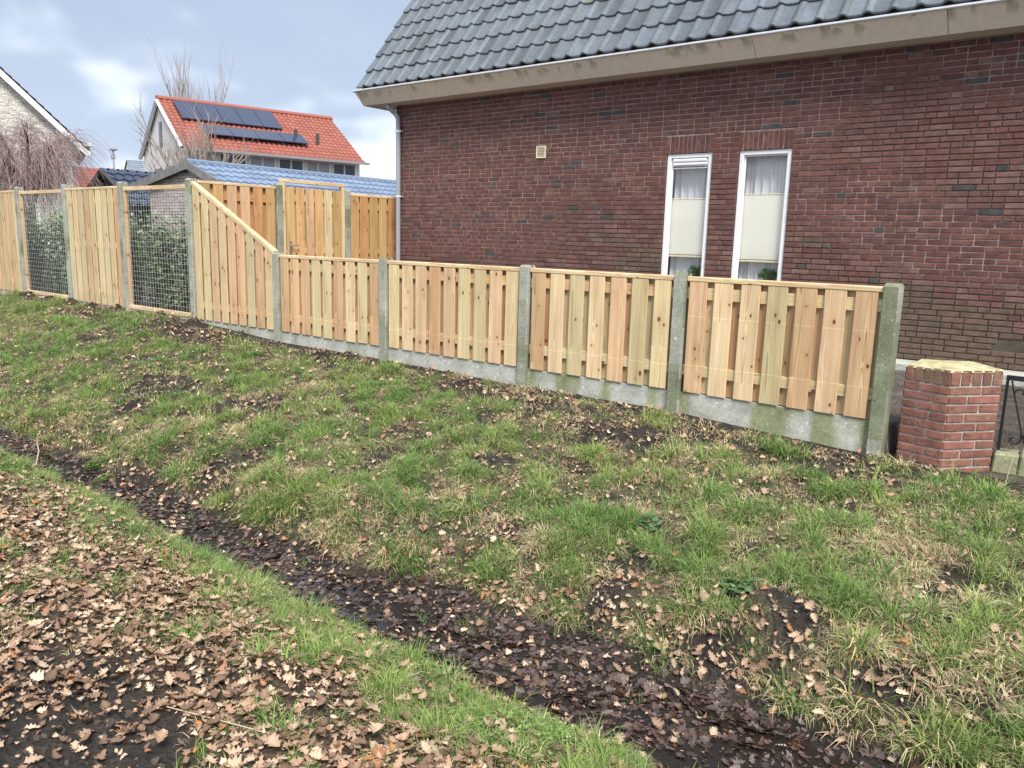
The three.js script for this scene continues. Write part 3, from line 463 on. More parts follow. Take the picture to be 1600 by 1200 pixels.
{
  let t = thing('plank_fence_panel', 'tall wooden plank panel left of the first wire mesh panel', 'fence panel', [0, 0, 0], 0, 'tall plank panels'); plankPanel(t, -5 * S1 + 0.052, PX[0] - 0.052, 9, 1.815, 1.815, woodMats, { w: 0.158, band: [] });
  t = thing('plank_fence_panel', 'tall wooden plank panel standing between the two wire mesh panels', 'fence panel', [0, 0, 0], 0, 'tall plank panels'); plankPanel(t, ...inx(1), 9, 1.815, 1.815, woodMats, { w: 0.158, band: [] });
  t = thing('sloping_fence_panel', 'wooden plank panel with a diagonal top running down to the low fence', 'fence panel'); plankPanel(t, ...inx(3), 9, 1.83, 0.95, woodMats, { band: [0.19], cap: 0.055, rails: [0.2] });
  const lowLab = ['low new pine fence panel at the foot of the sloping panel', 'low wide pine fence panel in front of the house corner', 'low narrow pine fence panel with seven planks, left of the house windows', 'low narrow pine fence panel with metal clips beside the mossy end post'];
  for (let i = 4; i < 8; i++) {
    t = thing('low_fence_panel', lowLab[i - 4], 'fence panel', [0, 0, 0], 0, 'low plank panels'); const [a, b] = inx(i); plankPanel(t, a, b, i < 6 ? 9 : 7, 0.918, 0.918, woodMats, { band: i === 7 ? [0.22, 0.62] : [0.2], cap: 0.04 });
    if (i > 5) for (const x of [a + 0.018, b - 0.02]) for (const y of [0.83, 0.16]) { const k = new MB(); k.box(x, y, 0.0165, 0.034, 0.026, 0.003); part('clip', k, steelMat, t); }
  }
}
// wire mesh panels
[[0, 'galvanised wire mesh panel in a pine frame beside the leftmost planks'], [2, 'galvanised wire mesh panel in a pine frame beside the sloping panel']].forEach(([i, label]) => {
  const t = thing('mesh_fence_panel', label, 'fence panel', [0, 0, 0], 0, 'wire mesh panels'), [a, b] = inx(i), top = 1.83;
  part('top_rail', barGeo(a, b, top - 0.03, 0, 0.056, 0.045, wseed++), railMat, t); part('bottom_rail', barGeo(a, b, 0.034, 0.002, 0.06, 0.05, wseed++), woodMats[4], t);
  for (const x of [a + 0.023, b - 0.023]) { const g = plank(0.044, top - 0.125, top - 0.125, 0.044, wseed++); g.translate(x, 0.065, 0); part('stile', g, woodMats[2], t); }
  const nx = 23, ny = 23;
  for (let k = 1; k < nx; k++) { const x = lerp(a + 0.045, b - 0.045, k / nx), m = new MB(); m.tube([[x, 0.064, 0.005], [x, top - 0.058, 0.005]], 0.0018, 5); part('wire', m, wireMat, t); }
  for (let k = 1; k < ny; k++) { const y = lerp(0.064, top - 0.058, k / ny), m = new MB(); m.tube([[a + 0.045, y, 0.0096], [b - 0.045, y, 0.0096]], 0.0018, 5); part('wire', m, wireMat, t); }
});
// side fence with the gate, running from the corner post to the house (local x runs away from the ditch)
const SX = -S1;
const side = (name, label, cat, group) => thing(name, label, cat, [SX, 0, 0], Math.PI / 2, group);
solo('concrete_post', postGeo(0.1, 1.93, -0.3, 80, 0.2, true, true).translate(SX, 0, -1.385), concMat, 'tall concrete gate post with the door handle beside it', 'fence post', 'posts of the side fence');
solo('concrete_post', postGeo(0.1, 1.93, -0.3, 81, 0.2, true, true).translate(SX, 0, -2.69), concMat, 'tall concrete gate post next to the brown panel by the house', 'fence post', 'posts of the side fence');
{
  let t = side('plank_fence_panel', 'tall brownish plank panel behind the sloping panel', 'fence panel', 'side fence panels'); plankPanel(t, 0.08, 1.335, 6, 1.86, 1.86, [...brownMats, ...woodMats.slice(5, 7)], { band: [0.2, 1.35] });
  t = side('plank_fence_panel', 'tall brown plank panel between the garden gate and the house downpipe', 'fence panel', 'side fence panels'); plankPanel(t, 2.742, 4.4, 8, 1.845, 1.845, brownMats, { band: [], w: 0.17, cap: 0.045 });
  t = side('garden_gate', 'wooden garden gate of brown planks with steel lever handle', 'gate', undefined);
  const g0 = 1.437, g1 = 2.638, top = 1.96;
  for (const x of [g0 + 0.03, g1 - 0.03]) { const g = plank(0.058, top - 0.0, top, 0.07, wseed++); g.translate(x, 0.0, 0); part('door_post', g, woodMats[0], t); }
  part('lintel', barGeo(g0, g1, top + 0.026, 0.0, 0.05, 0.072, wseed++), railMat, t); part('bright_gap_strip', barGeo(g0 + 0.07, g1 - 0.07, top - 0.045, 0.03, 0.016, 0.02, wseed++), steelMat, t);  // steel strip added to stand for the bright sky-lit roof in the gap
  plankPanel(t, g0 + 0.064, g1 - 0.064, 6, top - 0.055, top - 0.055, [brownMats[0], brownMats[3], brownMats[4], woodMats[5], brownMats[7], woodMats[3]], { band: [1.6], cap: 0, w: 0.152 });
  const hd = new MB(); hd.box(g0 + 0.14, 0.99, 0.038, 0.04, 0.2, 0.008, 0.002); const pl = part('handle_plate', hd, steelMat, t); const lv = new MB(); lv.tube([[g0 + 0.14, 1.03, 0.04], [g0 + 0.14, 1.03, 0.085]], 0.009, 8); lv.tube([[g0 + 0.135, 1.03, 0.085], [g0 + 0.26, 1.03, 0.085]], 0.009, 8); part('handle', lv, steelMat, pl);
}

// ------------------------------------------------------------------ brick pillar and iron gate
{
  const V = [[7.17, 0.0], [7.47, 0.075], [7.73, -0.24], [7.51, -0.52], [7.19, -0.4]], yTop = 0.425, yB = -0.34, R = rng(3);   // plan corners
  const t = thing('brick_pillar', 'squat red brick gate pillar with pale yellow mossy top', 'pillar');
  const cen = [V.reduce((a, v) => a + v[0], 0) / 5, V.reduce((a, v) => a + v[1], 0) / 5], inset = (v, d) => { const l = Math.hypot(v[0] - cen[0], v[1] - cen[1]); return [v[0] - ((v[0] - cen[0]) / l) * d, v[1] - ((v[1] - cen[1]) / l) * d]; };
  const core = new MB(); core.col = [0.5, 0.49, 0.47]; core.prism(V.map((v) => inset(v, 0.011)), yB - 0.15, yTop - 0.013); const body = part('mortar_core', core, mortarMat, t);
  const tn = () => { const v = R(), j = 0.85 + R() * 0.3; return (v < 0.6 ? [0.33, 0.145, 0.112] : v < 0.85 ? [0.29, 0.13, 0.105] : [0.36, 0.18, 0.13]).map((c) => c * j); };
  for (let e = 0; e < 5; e++) {
    const a = V[e], b = V[(e + 1) % 5], L = Math.hypot(b[0] - a[0], b[1] - a[1]), ux = (b[0] - a[0]) / L, uz = (b[1] - a[1]) / L, turn = Math.atan2(-uz, ux);
    const add = (s0, s1, y0, y1, tilt = 0, soak = 0) => { const m = new MB([R() * 4, R() * 4]); m.col = tn().map((c, i) => lerp(c, [0.24, 0.22, 0.12][i], soak)); m.box(0, 0, -0.018, s1 - s0, y1 - y0, 0.036, 0.004, 0.0016, R); const g = part('brick', m, pillarMat, body); const sc = (s0 + s1) / 2; g.position.set(a[0] + ux * sc, (y0 + y1) / 2, a[1] + uz * sc); g.rotation.set(0, turn, tilt); };
    for (let r = 0; r < 11; r++) {
      const y1 = yTop - 0.112 - r * C - 0.005, y0 = y1 - 0.0505; if (y0 < yB - 0.12) break;
      const h = ((r + e) % 2 ? 0.62 : 0.36) * L + (R() - 0.5) * 0.012; add(0.006, h - 0.006, y0, y1); add(h + 0.006, L - 0.006, y0, y1);
    }
    const n = 5, p = L / n; for (let i = 0; i < n; i++) add(i * p + 0.006, (i + 1) * p - 0.006, yTop - 0.106, yTop - 0.006 + (R() - 0.5) * 0.004, (R() - 0.5) * 0.02, R() * 0.45);
  }
  // lichen and moss crust on the top
  const N = 26, tp = [], ix = [], cl = [], uv = [];
  const ring = (k) => { for (let s = 0; s < 60; s++) { const f = (s / 60) * 5, e = Math.floor(f), w = f - e, a = inset(V[e], -0.001), b = inset(V[(e + 1) % 5], -0.001), ed = [lerp(a[0], b[0], w), lerp(a[1], b[1], w)], q = k / N, x = lerp(cen[0], ed[0], q), z = lerp(cen[1], ed[1], q), n = fbm(x * 22, z * 22, 2, 4), cr = Math.abs(Math.sin((x * 0.4 + z) * 52)) < 0.18 ? -0.006 : 0; tp.push(x, yTop - 0.006 + (k === N ? -0.012 : 0.012 * n + cr), z); uv.push(x, z); const g = 0.75 + 0.5 * fbm(x * 30, z * 30, 7, 3), y = sst(0.4, 0.6, fbm(x * 12, z * 12, 70, 3)); cl.push(lerp(0.74, 0.6, y) * g, lerp(0.68, 0.55, y) * g, lerp(0.42, 0.3, y) * g); } };
  for (let k = 0; k <= N; k++) ring(k);
  for (let k = 0; k < N; k++) for (let s = 0; s < 60; s++) { const a = k * 60 + s, b = k * 60 + ((s + 1) % 60); ix.push(a, a + 60, b + 60, a, b + 60, b); }
  const g = new THREE.BufferGeometry(); g.setAttribute('position', new THREE.Float32BufferAttribute(tp, 3)); g.setAttribute('uv', new THREE.Float32BufferAttribute(uv, 2)); g.setAttribute('color', new THREE.Float32BufferAttribute(cl, 3)); g.setIndex(ix); g.computeVertexNormals();
  part('moss_crust', g, pillarMat, t);
}
{
  const t = thing('iron_gate', 'black wrought iron gate with scrollwork beside the brick pillar', 'gate'), z = -0.36, x0 = 7.735, x1 = 8.75, y0 = -0.16, y1 = 0.36;
  const bar = (n, a, b, w) => { const m = new MB(), h = Math.abs(b[1] - a[1]) > Math.abs(b[0] - a[0]); m.box((a[0] + b[0]) / 2, (a[1] + b[1]) / 2, z, h ? w : b[0] - a[0], h ? b[1] - a[1] : w, 0.02, 0.002); part(n, m, ironMat, t); };
  bar('top_bar', [x0, y1], [x1, y1], 0.034); bar('bottom_bar', [x0, y0], [x1, y0], 0.026); bar('upright', [x0 + 0.01, y0 + 0.013], [x0 + 0.01, y1 - 0.017], 0.018); bar('upright', [x1 - 0.01, y0 + 0.013], [x1 - 0.01, y1 - 0.017], 0.018);
  const spiral = (cx, cy, dir, up, r0) => { const p = []; for (let i = 0; i <= 26; i++) { const a = (i / 26) * 4.6, r = r0 * (1 - i / 34); p.push([cx + dir * Math.sin(a - 2.2) * r, cy - up * Math.cos(a - 2.2) * r, z]); } const m = new MB(); m.tube(p, 0.006, 6); part('scroll', m, ironMat, t); };
  for (let k = 0; k < 4; k++) {
    const cx = x0 + 0.14 + k * 0.235;
    for (const s of [-1, 1]) { const m = new MB(); m.tube([[cx + s * 0.105, y1 - 0.02, z], [cx + s * 0.09, y1 - 0.08, z], [cx + s * 0.045, 0.12, z], [cx + s * 0.012, 0.0, z], [cx + s * 0.004, -0.05, z]], 0.006, 6); part('scroll', m, ironMat, t); spiral(cx + s * 0.052, -0.062, s, 1, 0.048); spiral(cx + s * 0.045, 0.262, -s, -1, 0.04); }
  }
  for (let k = 0; k < 8; k++) { const m = new MB([k, k * 0.3]); const a = 0.82 + 0.3 * vn(k * 3.3, 1, 2); m.col = [0.85 * a, 0.86 * a, 0.6 * a]; m.box(0, 0, 0, 0.145, 0.15, 0.2, 0.012, 0.006, rng(k + 3)); const o = solo('edging_stone', m, concMat, 'mossy concrete edging stone in the row under the iron gate', 'edging stone', 'edging stones under the iron gate'); o.position.set(7.8 + k * 0.152, -0.222 + 0.004 * (k % 3), -0.34); o.rotation.y = 0.06; }
}

// ------------------------------------------------------------------ garden and neighbours behind the fence
function leafShrub(name, label, x, z, h, r, n, seed, green, group) {
  const t = thing(name, label, 'shrub', [x, -0.07, z], 0, group), R = rng(seed), st = new MB(), lf = new MB(); st.col = [0.1, 0.075, 0.05];
  const stems = []; for (let k = 0; k < 5; k++) { const a = R() * 6.28, p = []; let px = Math.cos(a) * r * 0.25, pz = Math.sin(a) * r * 0.25; for (let i = 0; i <= 8; i++) { p.push([px, (i / 8) * h * (0.75 + 0.25 * ((k * 37) % 5) / 4), pz]); px += (R() - 0.5) * r * 0.45; pz += (R() - 0.5) * r * 0.45; } st.tube(p, p.map((_, i) => 0.012 - i * 0.001), 5); stems.push(p); }
  for (let k = 0; k < n; k++) {
    const p = stems[Math.floor(R() * 5)], u = 0.06 + 0.94 * R(), i = Math.min(7, Math.floor(u * 8)), f = u * 8 - i, b = [0, 1, 2].map((q) => lerp(p[i][q], p[i + 1][q], f)), a = R() * 6.28, rr = r * (0.2 + R() * 0.8), c = [b[0] + Math.cos(a) * rr, b[1] + (R() - 0.3) * 0.1, b[2] + Math.sin(a) * rr * 0.8];
    const L = 0.05 + R() * 0.05, w = L * 0.36, d = R() * 6.28, e = (R() - 0.35) * 1.6, D = [Math.cos(d) * Math.cos(e), Math.sin(e), Math.sin(d) * Math.cos(e)], Q = [-Math.sin(d), 0.3 * (R() - 0.5), Math.cos(d)], j = 0.55 + R() * 0.9; lf.col = green.map((v) => v * j); if (R() < 0.08) lf.col = [0.3 * j, 0.26 * j, 0.12 * j];
    const pt = (s, q) => [c[0] + D[0] * s * L + Q[0] * q * w, c[1] + D[1] * s * L + Q[1] * q * w, c[2] + D[2] * s * L + Q[2] * q * w];
    lf.quad(pt(0, 0), pt(0.5, -1), pt(1, 0), pt(0.5, 1));
  }
  part('stem', st, std({ roughness: 0.9 }), t); part('foliage', lf, std({ roughness: 0.45, side: THREE.DoubleSide }), t);
}
{
  const R = rng(88);
  for (let k = 0; k < 5; k++) leafShrub('evergreen_shrub', 'leafy evergreen shrub growing behind the mesh panel beside the sloping panel', -2.75 - k * 0.52, -0.5 - R() * 0.3, 1.35 + R() * 0.45, 0.22, 1150, 200 + k, [0.17, 0.26, 0.12], 'shrubs behind the mesh panel beside the sloping panel');
  for (let k = 0; k < 6; k++) leafShrub('evergreen_shrub', 'leafy evergreen shrub growing behind the mesh panel beside the leftmost planks', -6.9 - k * 0.46, -0.55 - R() * 0.35, 1.4 + R() * 0.35, 0.26, 1250, 220 + k, [0.17, 0.255, 0.13], 'shrubs behind the mesh panel beside the leftmost planks');
}
function roofSheet(W, L, tw, ex, amp, step) {                       // tiled or tile-pressed slope in a local frame: x along the ridge, y up the slope, z outwards
  const nx = Math.round((W / tw) * 6), rows = Math.ceil(L / ex), p = [], t = [], c = [], ix = [];
  const ys = []; for (let r = 0; r < rows; r++) { ys.push([r * ex, step]); ys.push([Math.min(L, (r + 1) * ex) - 0.004, 0]); }
  for (const [y, o] of ys) for (let i = 0; i <= nx; i++) { const x = (i / nx) * W, ph = (x / tw) * 6.283; p.push(x, y, o + amp * (Math.sin(ph) + 0.25 * Math.sin(2 * ph))); t.push(x, y); const v = 0.86 + 0.28 * h2(Math.floor(x / tw), Math.floor(y / ex + 0.01), 3); c.push(v, v, v); }
  const n = nx + 1; for (let j = 0; j < ys.length - 1; j++) for (let i = 0; i < nx; i++) { const a = j * n + i; ix.push(a, a + 1, a + n + 1, a, a + n + 1, a + n); }
  const g = new THREE.BufferGeometry(); g.setAttribute('position', new THREE.Float32BufferAttribute(p, 3)); g.setAttribute('uv', new THREE.Float32BufferAttribute(t, 2)); g.setAttribute('color', new THREE.Float32BufferAttribute(c, 3)); g.setIndex(ix); const o = g.toNonIndexed(); o.computeVertexNormals(); return o;
}
// slope g laid from the ridge (local x = 0, y = yr) down to +x or -x over `run`, ridge along -z from z = 0
function layRoof(g, yr, run, pitch, sideX, over) { const L = run / Math.cos(pitch); g.rotateX(-(Math.PI / 2 - pitch)); g.rotateY(sideX > 0 ? Math.PI / 2 : -Math.PI / 2); g.translate(sideX * run, yr - run * Math.tan(pitch), sideX > 0 ? over : -0 + over); return g; }
const shedBrick = (m, x0, x1, y0, y1f, z, R, bc = [0.62, 0.54, 0.525]) => { for (let y = y0, r = 0; ; y += C, r++) { let any = false; for (let x = x0 + (r % 2 ? -0.11 : 0); x < x1; x += 0.221) { const a = Math.max(x, x0), b = Math.min(x + 0.21, x1); if (b - a < 0.03 || y + 0.05 > Math.min(y1f(a), y1f(b))) continue; any = true; const j = 0.8 + R() * 0.35; m.col = bc.map((q) => q * j); m.off = [R() * 4, R() * 4]; m.box((a + b) / 2, y + 0.026, z, b - a, 0.0515, 0.03); } if (!any && r > 3) break; } };
{
  const R = rng(61), t = thing('garden_shed', 'brick garden shed with grey gable boards and blue tile roof', 'shed', [-7.46, -0.07, -3.24], 0);
  const yr = 2.69, pr = Math.atan(0.37), pl = Math.atan(0.18), rr = 2.1, rl = 2.7, D = 8;
  const blue = std({ color: lin(126, 144, 170), roughness: 0.34, metalness: 0.1 });
  const A = roofSheet(D, rr / Math.cos(pr), 0.19, 0.35, 0.014, 0.026); layRoof(A, yr, rr, pr, 1, 0.12);
  const B = roofSheet(D, rl / Math.cos(pl), 0.19, 0.35, 0.014, 0.026); layRoof(B, yr, rl, pl, -1, 0.12 - D);
  const roof = part('roof', mergeGeometries([A, B]), blue, t); const cap = new MB(); cap.tube([[0, yr + 0.005, 0.14], [0, yr + 0.005, 0.12 - D]], 0.06, 8); part('ridge_cap', cap, blue, roof);
  const topf = (x) => yr - 0.06 - (x > 0 ? x * 0.37 : -x * 0.18);
  const core = new MB(); core.col = [0.42, 0.39, 0.37]; { const o = [[-1.8, 0], [1.8, 0], [1.8, topf(1.8)], [0, topf(0)], [-1.8, topf(-1.8)]]; for (const [z, f] of [[-0.02, 1], [-0.16, -1]]) for (let i = 1; i < 4; i++) { const a = [...o[0], z], b = [...o[i], z], c = [...o[i + 1], z]; f > 0 ? core.tri(a, b, c) : core.tri(a, c, b); } core.box(1.75, 0.92, -D / 2 + 0.1, 0.1, 1.84, D - 0.5); core.box(-1.75, 1.05, -D / 2 + 0.1, 0.1, 2.1, D - 0.5); core.box(0, 1, -D + 0.4, 3.4, 2, 0.1); }
  const wall = part('wall', core, mortarMat, t); const bw = new MB(); shedBrick(bw, -1.81, 1.81, 0, topf, -0.012, R); const bk = part('brickwork', bw, pillarMat, wall); bk.userData.kind = 'stuff';
  const gm = std({ map: concTex, color: lin(158, 160, 166), roughness: 0.85 });
  const barge = (sx, run, s) => { const L = Math.hypot(run, run * s), g = barGeo(0, L, 0, 0, 0.17, 0.025, wseed++); g.rotateZ(-Math.atan(s)); if (sx < 0) g.scale(-1, 1, 1); if (sx < 0) { const q = g.attributes.position, nn = g.attributes.normal, u = g.attributes.uv, c = g.attributes.color; for (let i = 0; i < q.count; i += 3) for (const at of [q, nn, u, c]) for (let k = 0; k < at.itemSize; k++) { const v = at.array[(i + 1) * at.itemSize + k]; at.array[(i + 1) * at.itemSize + k] = at.array[(i + 2) * at.itemSize + k]; at.array[(i + 2) * at.itemSize + k] = v; } } g.translate(0, yr - 0.06, 0.13); part('barge_board', g, gm, t); };
  barge(1, rr + 0.05, 0.37); barge(-1, rl + 0.05, 0.18);
  const fin = new MB(); fin.box(0, yr - 0.03, 0.15, 0.07, 0.26, 0.02, 0.006); part('finial_board', fin, gm, t);
  const cl = new MB(); cl.col = [0.6, 0.6, 0.62]; for (let k = 0; k < 5; k++) cl.box(-2.6 + k * 0.15, 0.98, -0.9, 0.14, 1.96, 0.03); part('lean_to_boarding', cl, std({ color: lin(120, 122, 132), roughness: 0.8 }), t);
}
{
  const t = thing('garden_shed', 'small shed with dark glazed tile roof behind the mesh fence', 'shed', [-12.86, -0.07, -4.1], 0), yr = 2.8, s = 0.55, p = Math.atan(s), run = 1.7, D = 5;
  const dm = std({ color: lin(58, 68, 88), roughness: 0.28 });
  const A = roofSheet(D, run / Math.cos(p), 0.25, 0.33, 0.022, 0.03); layRoof(A, yr, run, p, 1, 0.25); const B = roofSheet(D, run / Math.cos(p), 0.25, 0.33, 0.022, 0.03); layRoof(B, yr, run, p, -1, 0.25 - D);
  part('roof', mergeGeometries([A, B]), dm, t);
  const w = new MB(); w.col = [0.12, 0.1, 0.1]; w.tri([-1.3, 1.95, 0], [1.3, 1.95, 0], [0, yr - 0.1, 0]); w.box(0, 0.98, -D / 2 + 0.25, 2.6, 1.94, D - 0.5); part('wall', w, pillarMat, t);
  for (const sx of [-1, 1]) { const m = new MB(); m.tube([[0, yr - 0.05, 0.24], [sx * run, yr - 0.05 - run * s, 0.24]], 0.07, 4); part('verge_board', m, std({ color: lin(60, 58, 66), roughness: 0.6 }), t); }
}
{ // red-roofed house
  const t = thing('red_roof_house', 'white house with red tiled roof and dark solar panels', 'house', [-30.12, 0, -14.71], -0.253), yr = 7.5, run = 3.95, p = Math.atan(0.63), D = 9;
  const red = std({ color: lin(158, 98, 86), roughness: 0.62 });
  const A = roofSheet(D, run / Math.cos(p), 0.25, 0.33, 0.03, 0.035); layRoof(A, yr, run, p, 1, 0); const B = roofSheet(D, run / Math.cos(p), 0.25, 0.33, 0.03, 0.035); layRoof(B, yr, run, p, -1, -D);
  const flare = roofSheet(D, 0.5, 0.25, 0.33, 0.03, 0.035); flare.rotateX(-(Math.PI / 2 - 0.3)); flare.rotateY(Math.PI / 2); flare.translate(run + 0.45, yr - run * 0.63 - 0.13, 0);
  const roof = part('roof', mergeGeometries([A, B, flare]), red, t); const rc = new MB(); rc.tube([[0, yr + 0.04, 0.05], [0, yr + 0.04, -D - 0.05]], 0.12, 8); part('ridge_tiles', rc, red, roof);
  const wmat = std({ color: lin(226, 226, 226), roughness: 0.85 }), w = new MB(); w.tri([-3.7, 5.05, -0.12], [3.7, 5.05, -0.12], [0, yr - 0.1, -0.12]); w.tri([-3.7, 5.05, -D + 0.12], [0, yr - 0.1, -D + 0.12], [3.7, 5.05, -D + 0.12]); w.box(0, 2.52, -D / 2, 7.4, 5.06, D - 0.24); part('wall', w, wmat, t);
  const solarMat = std({ color: lin(58, 66, 90), roughness: 0.16 });
  const sol = (z0, s0, n, w, h, pt = p, up = 0.12) => { for (let k = 0; k < n; k++) { const m = new MB(); m.box(0, 0, 0, w - 0.03, h - 0.03, 0.04); const g = m.geo(); g.rotateX(-(Math.PI / 2 - pt)); g.rotateY(Math.PI / 2); const q = part('solar_panel', g, solarMat, t), x = s0 * Math.cos(p); q.position.set(x + 0.08, yr - x * 0.63 + up, z0 - (k + 0.5) * w); } };
  sol(-0.6, 1.25, 5, 0.98, 1.85); sol(-1.3, 3.25, 4, 1.25, 1.1, 0.48, 0.18);
  const vent = (z, s) => { const m = new MB(); m.col = [0.06, 0.06, 0.06]; m.tube([[s, yr - s * 0.63, z], [s, yr - s * 0.63 + 0.55, z]], 0.09, 8); part('roof_vent', m, std({ roughness: 0.7 }), t); }; vent(-5.9, 2.6); vent(-7, 2.75);
  const gt = new MB(); gt.col = [0.25, 0.25, 0.27]; gt.box(run + 0.5, yr - run * 0.63 - 0.15, -D / 2, 0.12, 0.12, D + 0.1); part('gutter', gt, std({ roughness: 0.6 }), t);
  for (let k = 0; k < 6; k++) { const f = new MB(); f.box(3.72, 4.42, -0.9 - k * 1.42, 0.06, 0.85, 1.3); const q = part('window', f, whiteMat, t); for (const s of [-1, 1]) { const g = new MB(); g.box(3.76, 4.42, -0.9 - k * 1.42 + s * 0.31, 0.03, 0.68, 0.52); part('pane', g, k % 2 ? darkGlass : std({ color: lin(150, 156, 166), roughness: 0.2 }), q); } }
  const gw = new MB(); gw.box(-0.1, 5.85, -0.1, 0.42, 1.15, 0.06); part('gable_window', gw, darkGlass, t); const g2 = new MB(); g2.box(-0.9, 3.7, -0.1, 1.3, 1.1, 0.06); g2.box(1.2, 3.7, -0.1, 1.1, 1.1, 0.06); part('gable_window', g2, darkGlass, t);
  for (const sx of [-1, 1]) { const m = new MB(); m.tube([[0, yr - 0.1, 0.03], [sx * run, yr - 0.1 - run * 0.63, 0.03]], 0.1, 4); part('verge_board', m, whiteMat, t); }
}
{ // pale house at the left edge, gable towards the ditch
  const t = thing('pale_brick_house', 'pale brick house with dark roof edge behind the weeping tree', 'house', [-26.2, 0, -8.88], 1.2), R = rng(12), yE = 4.62, ap = 5.6, D = 9;
  const w = new MB(); w.col = [0.92, 0.9, 0.86]; w.quad([-2 * ap, 0, -0.02], [0, 0, -0.02], [0, yE + 0.2, -0.02], [-2 * ap, yE + 0.2, -0.02]); w.tri([-2 * ap, yE + 0.2, -0.02], [0, yE + 0.2, -0.02], [-ap, yE + ap, -0.02]); w.quad([0, 0, -0.02], [0, 0, -D], [0, yE + 0.2, -D], [0, yE + 0.2, -0.02]); w.quad([-2 * ap, 0, -D], [-2 * ap, 0, -0.02], [-2 * ap, yE + 0.2, -0.02], [-2 * ap, yE + 0.2, -D]); w.quad([0, 0, -D], [-2 * ap, 0, -D], [-2 * ap, yE, -D], [0, yE, -D]); w.tri([0, yE, -D], [-2 * ap, yE, -D], [-ap, yE + ap, -D]);
  const wall = part('wall', w, mortarMat, t); const b = new MB(); shedBrick(b, -ap - 0.5, -0.0, 1.2, (x) => yE + 0.1 - Math.max(x, -ap) * 1.0, 0, R, [0.93, 0.9, 0.85]); const bk = part('brickwork', b, pillarMat, wall); bk.userData.kind = 'stuff';
  const rm = std({ color: lin(62, 64, 70), roughness: 0.6 }), o = 0.62;
  const A = roofSheet(D + 0.5, (ap + o) * Math.SQRT2, 0.3, 0.35, 0.02, 0.03); layRoof(A, 0, ap + o, Math.PI / 4, 1, 0.4); A.translate(-ap, yE + ap + 0.32, 0); const B = roofSheet(D + 0.5, (ap + o) * Math.SQRT2, 0.3, 0.35, 0.02, 0.03); layRoof(B, 0, ap + o, Math.PI / 4, -1, -D - 0.1); B.translate(-ap, yE + ap + 0.32, 0);
  part('roof', mergeGeometries([A, B]), rm, t);
  for (const sx of [-1, 1]) { const L = (ap + o) * Math.SQRT2, m = new MB(); m.box(0, 0, 0, L, 0.2, 0.05); const g = m.geo(); g.rotateZ(sx * -Math.PI / 4); g.translate(-ap + sx * (ap + o) / 2, yE + ap + 0.13 - (ap + o) / 2, 0.36); part('verge_board', g, whiteMat, t); const q = new MB(); q.box(0, 0, 0, L, 0.02, 0.4); const g2 = q.geo(); g2.rotateZ(sx * -Math.PI / 4); g2.translate(-ap + sx * (ap + o) / 2, yE + ap + 0.06 - (ap + o) / 2, 0.16); part('verge_soffit', g2, whiteMat, t); }
  const so = new MB(); so.box(o / 2, yE - 0.1, -D / 2 + 0.2, o, 0.04, D); so.box(o + 0.04, yE - 0.06, -D / 2 + 0.2, 0.1, 0.12, D); part('eaves_soffit', so, whiteMat, t);
}
{ // small far houses and a mast between them
  const hs = [['far_red_roof_house', 'far low house with a red roof behind the weeping tree twigs', [-38.6, 0, -14.2], 4.55, 3.2, [150, 84, 76], 2.0], ['far_grey_roof_house', 'far house with a pale grey roof left of the red roofed house', [-61.3, 0, -28.4], 7.1, 6, [128, 140, 156], 3]];
  for (const [n, l, p, y, D, c, run] of hs) { const t = thing(n, l, 'house', p, -0.253), A = roofSheet(D, run * 1.2, 0.3, 0.35, 0.02, 0.03); layRoof(A, y, run, Math.acos(1 / 1.2), 1, 0); const B = roofSheet(D, run * 1.2, 0.3, 0.35, 0.02, 0.03); layRoof(B, y, run, Math.acos(1 / 1.2), -1, -D); part('roof', mergeGeometries([A, B]), std({ color: lin(...c), roughness: 0.6 }), t); const w = new MB(), e = y - run * 0.663; w.box(0, e / 2, -D / 2, run * 1.8, e, D - 0.2); w.tri([-run * 0.9, e, -0.1], [run * 0.9, e, -0.1], [0, y - 0.1, -0.1]); part('wall', w, std({ color: lin(205, 200, 196), roughness: 0.9 }), t); }
  const t = thing('lamp_mast', 'thin grey mast with a small lamp head above the far roofs', 'mast', [-42, 0, -18.1]); const m = new MB(); m.tube([[0, 0, 0], [0, 3, 0], [0, 6.0, 0]], [0.08, 0.06, 0.045], 7); part('pole', m, pipeMat, t); const k = new MB(); k.box(0.05, 6.02, 0, 0.5, 0.16, 0.3, 0.04); k.box(-0.05, 5.6, 0, 0.24, 0.3, 0.2, 0.04); part('lamp_head', k, pipeMat, t);
}
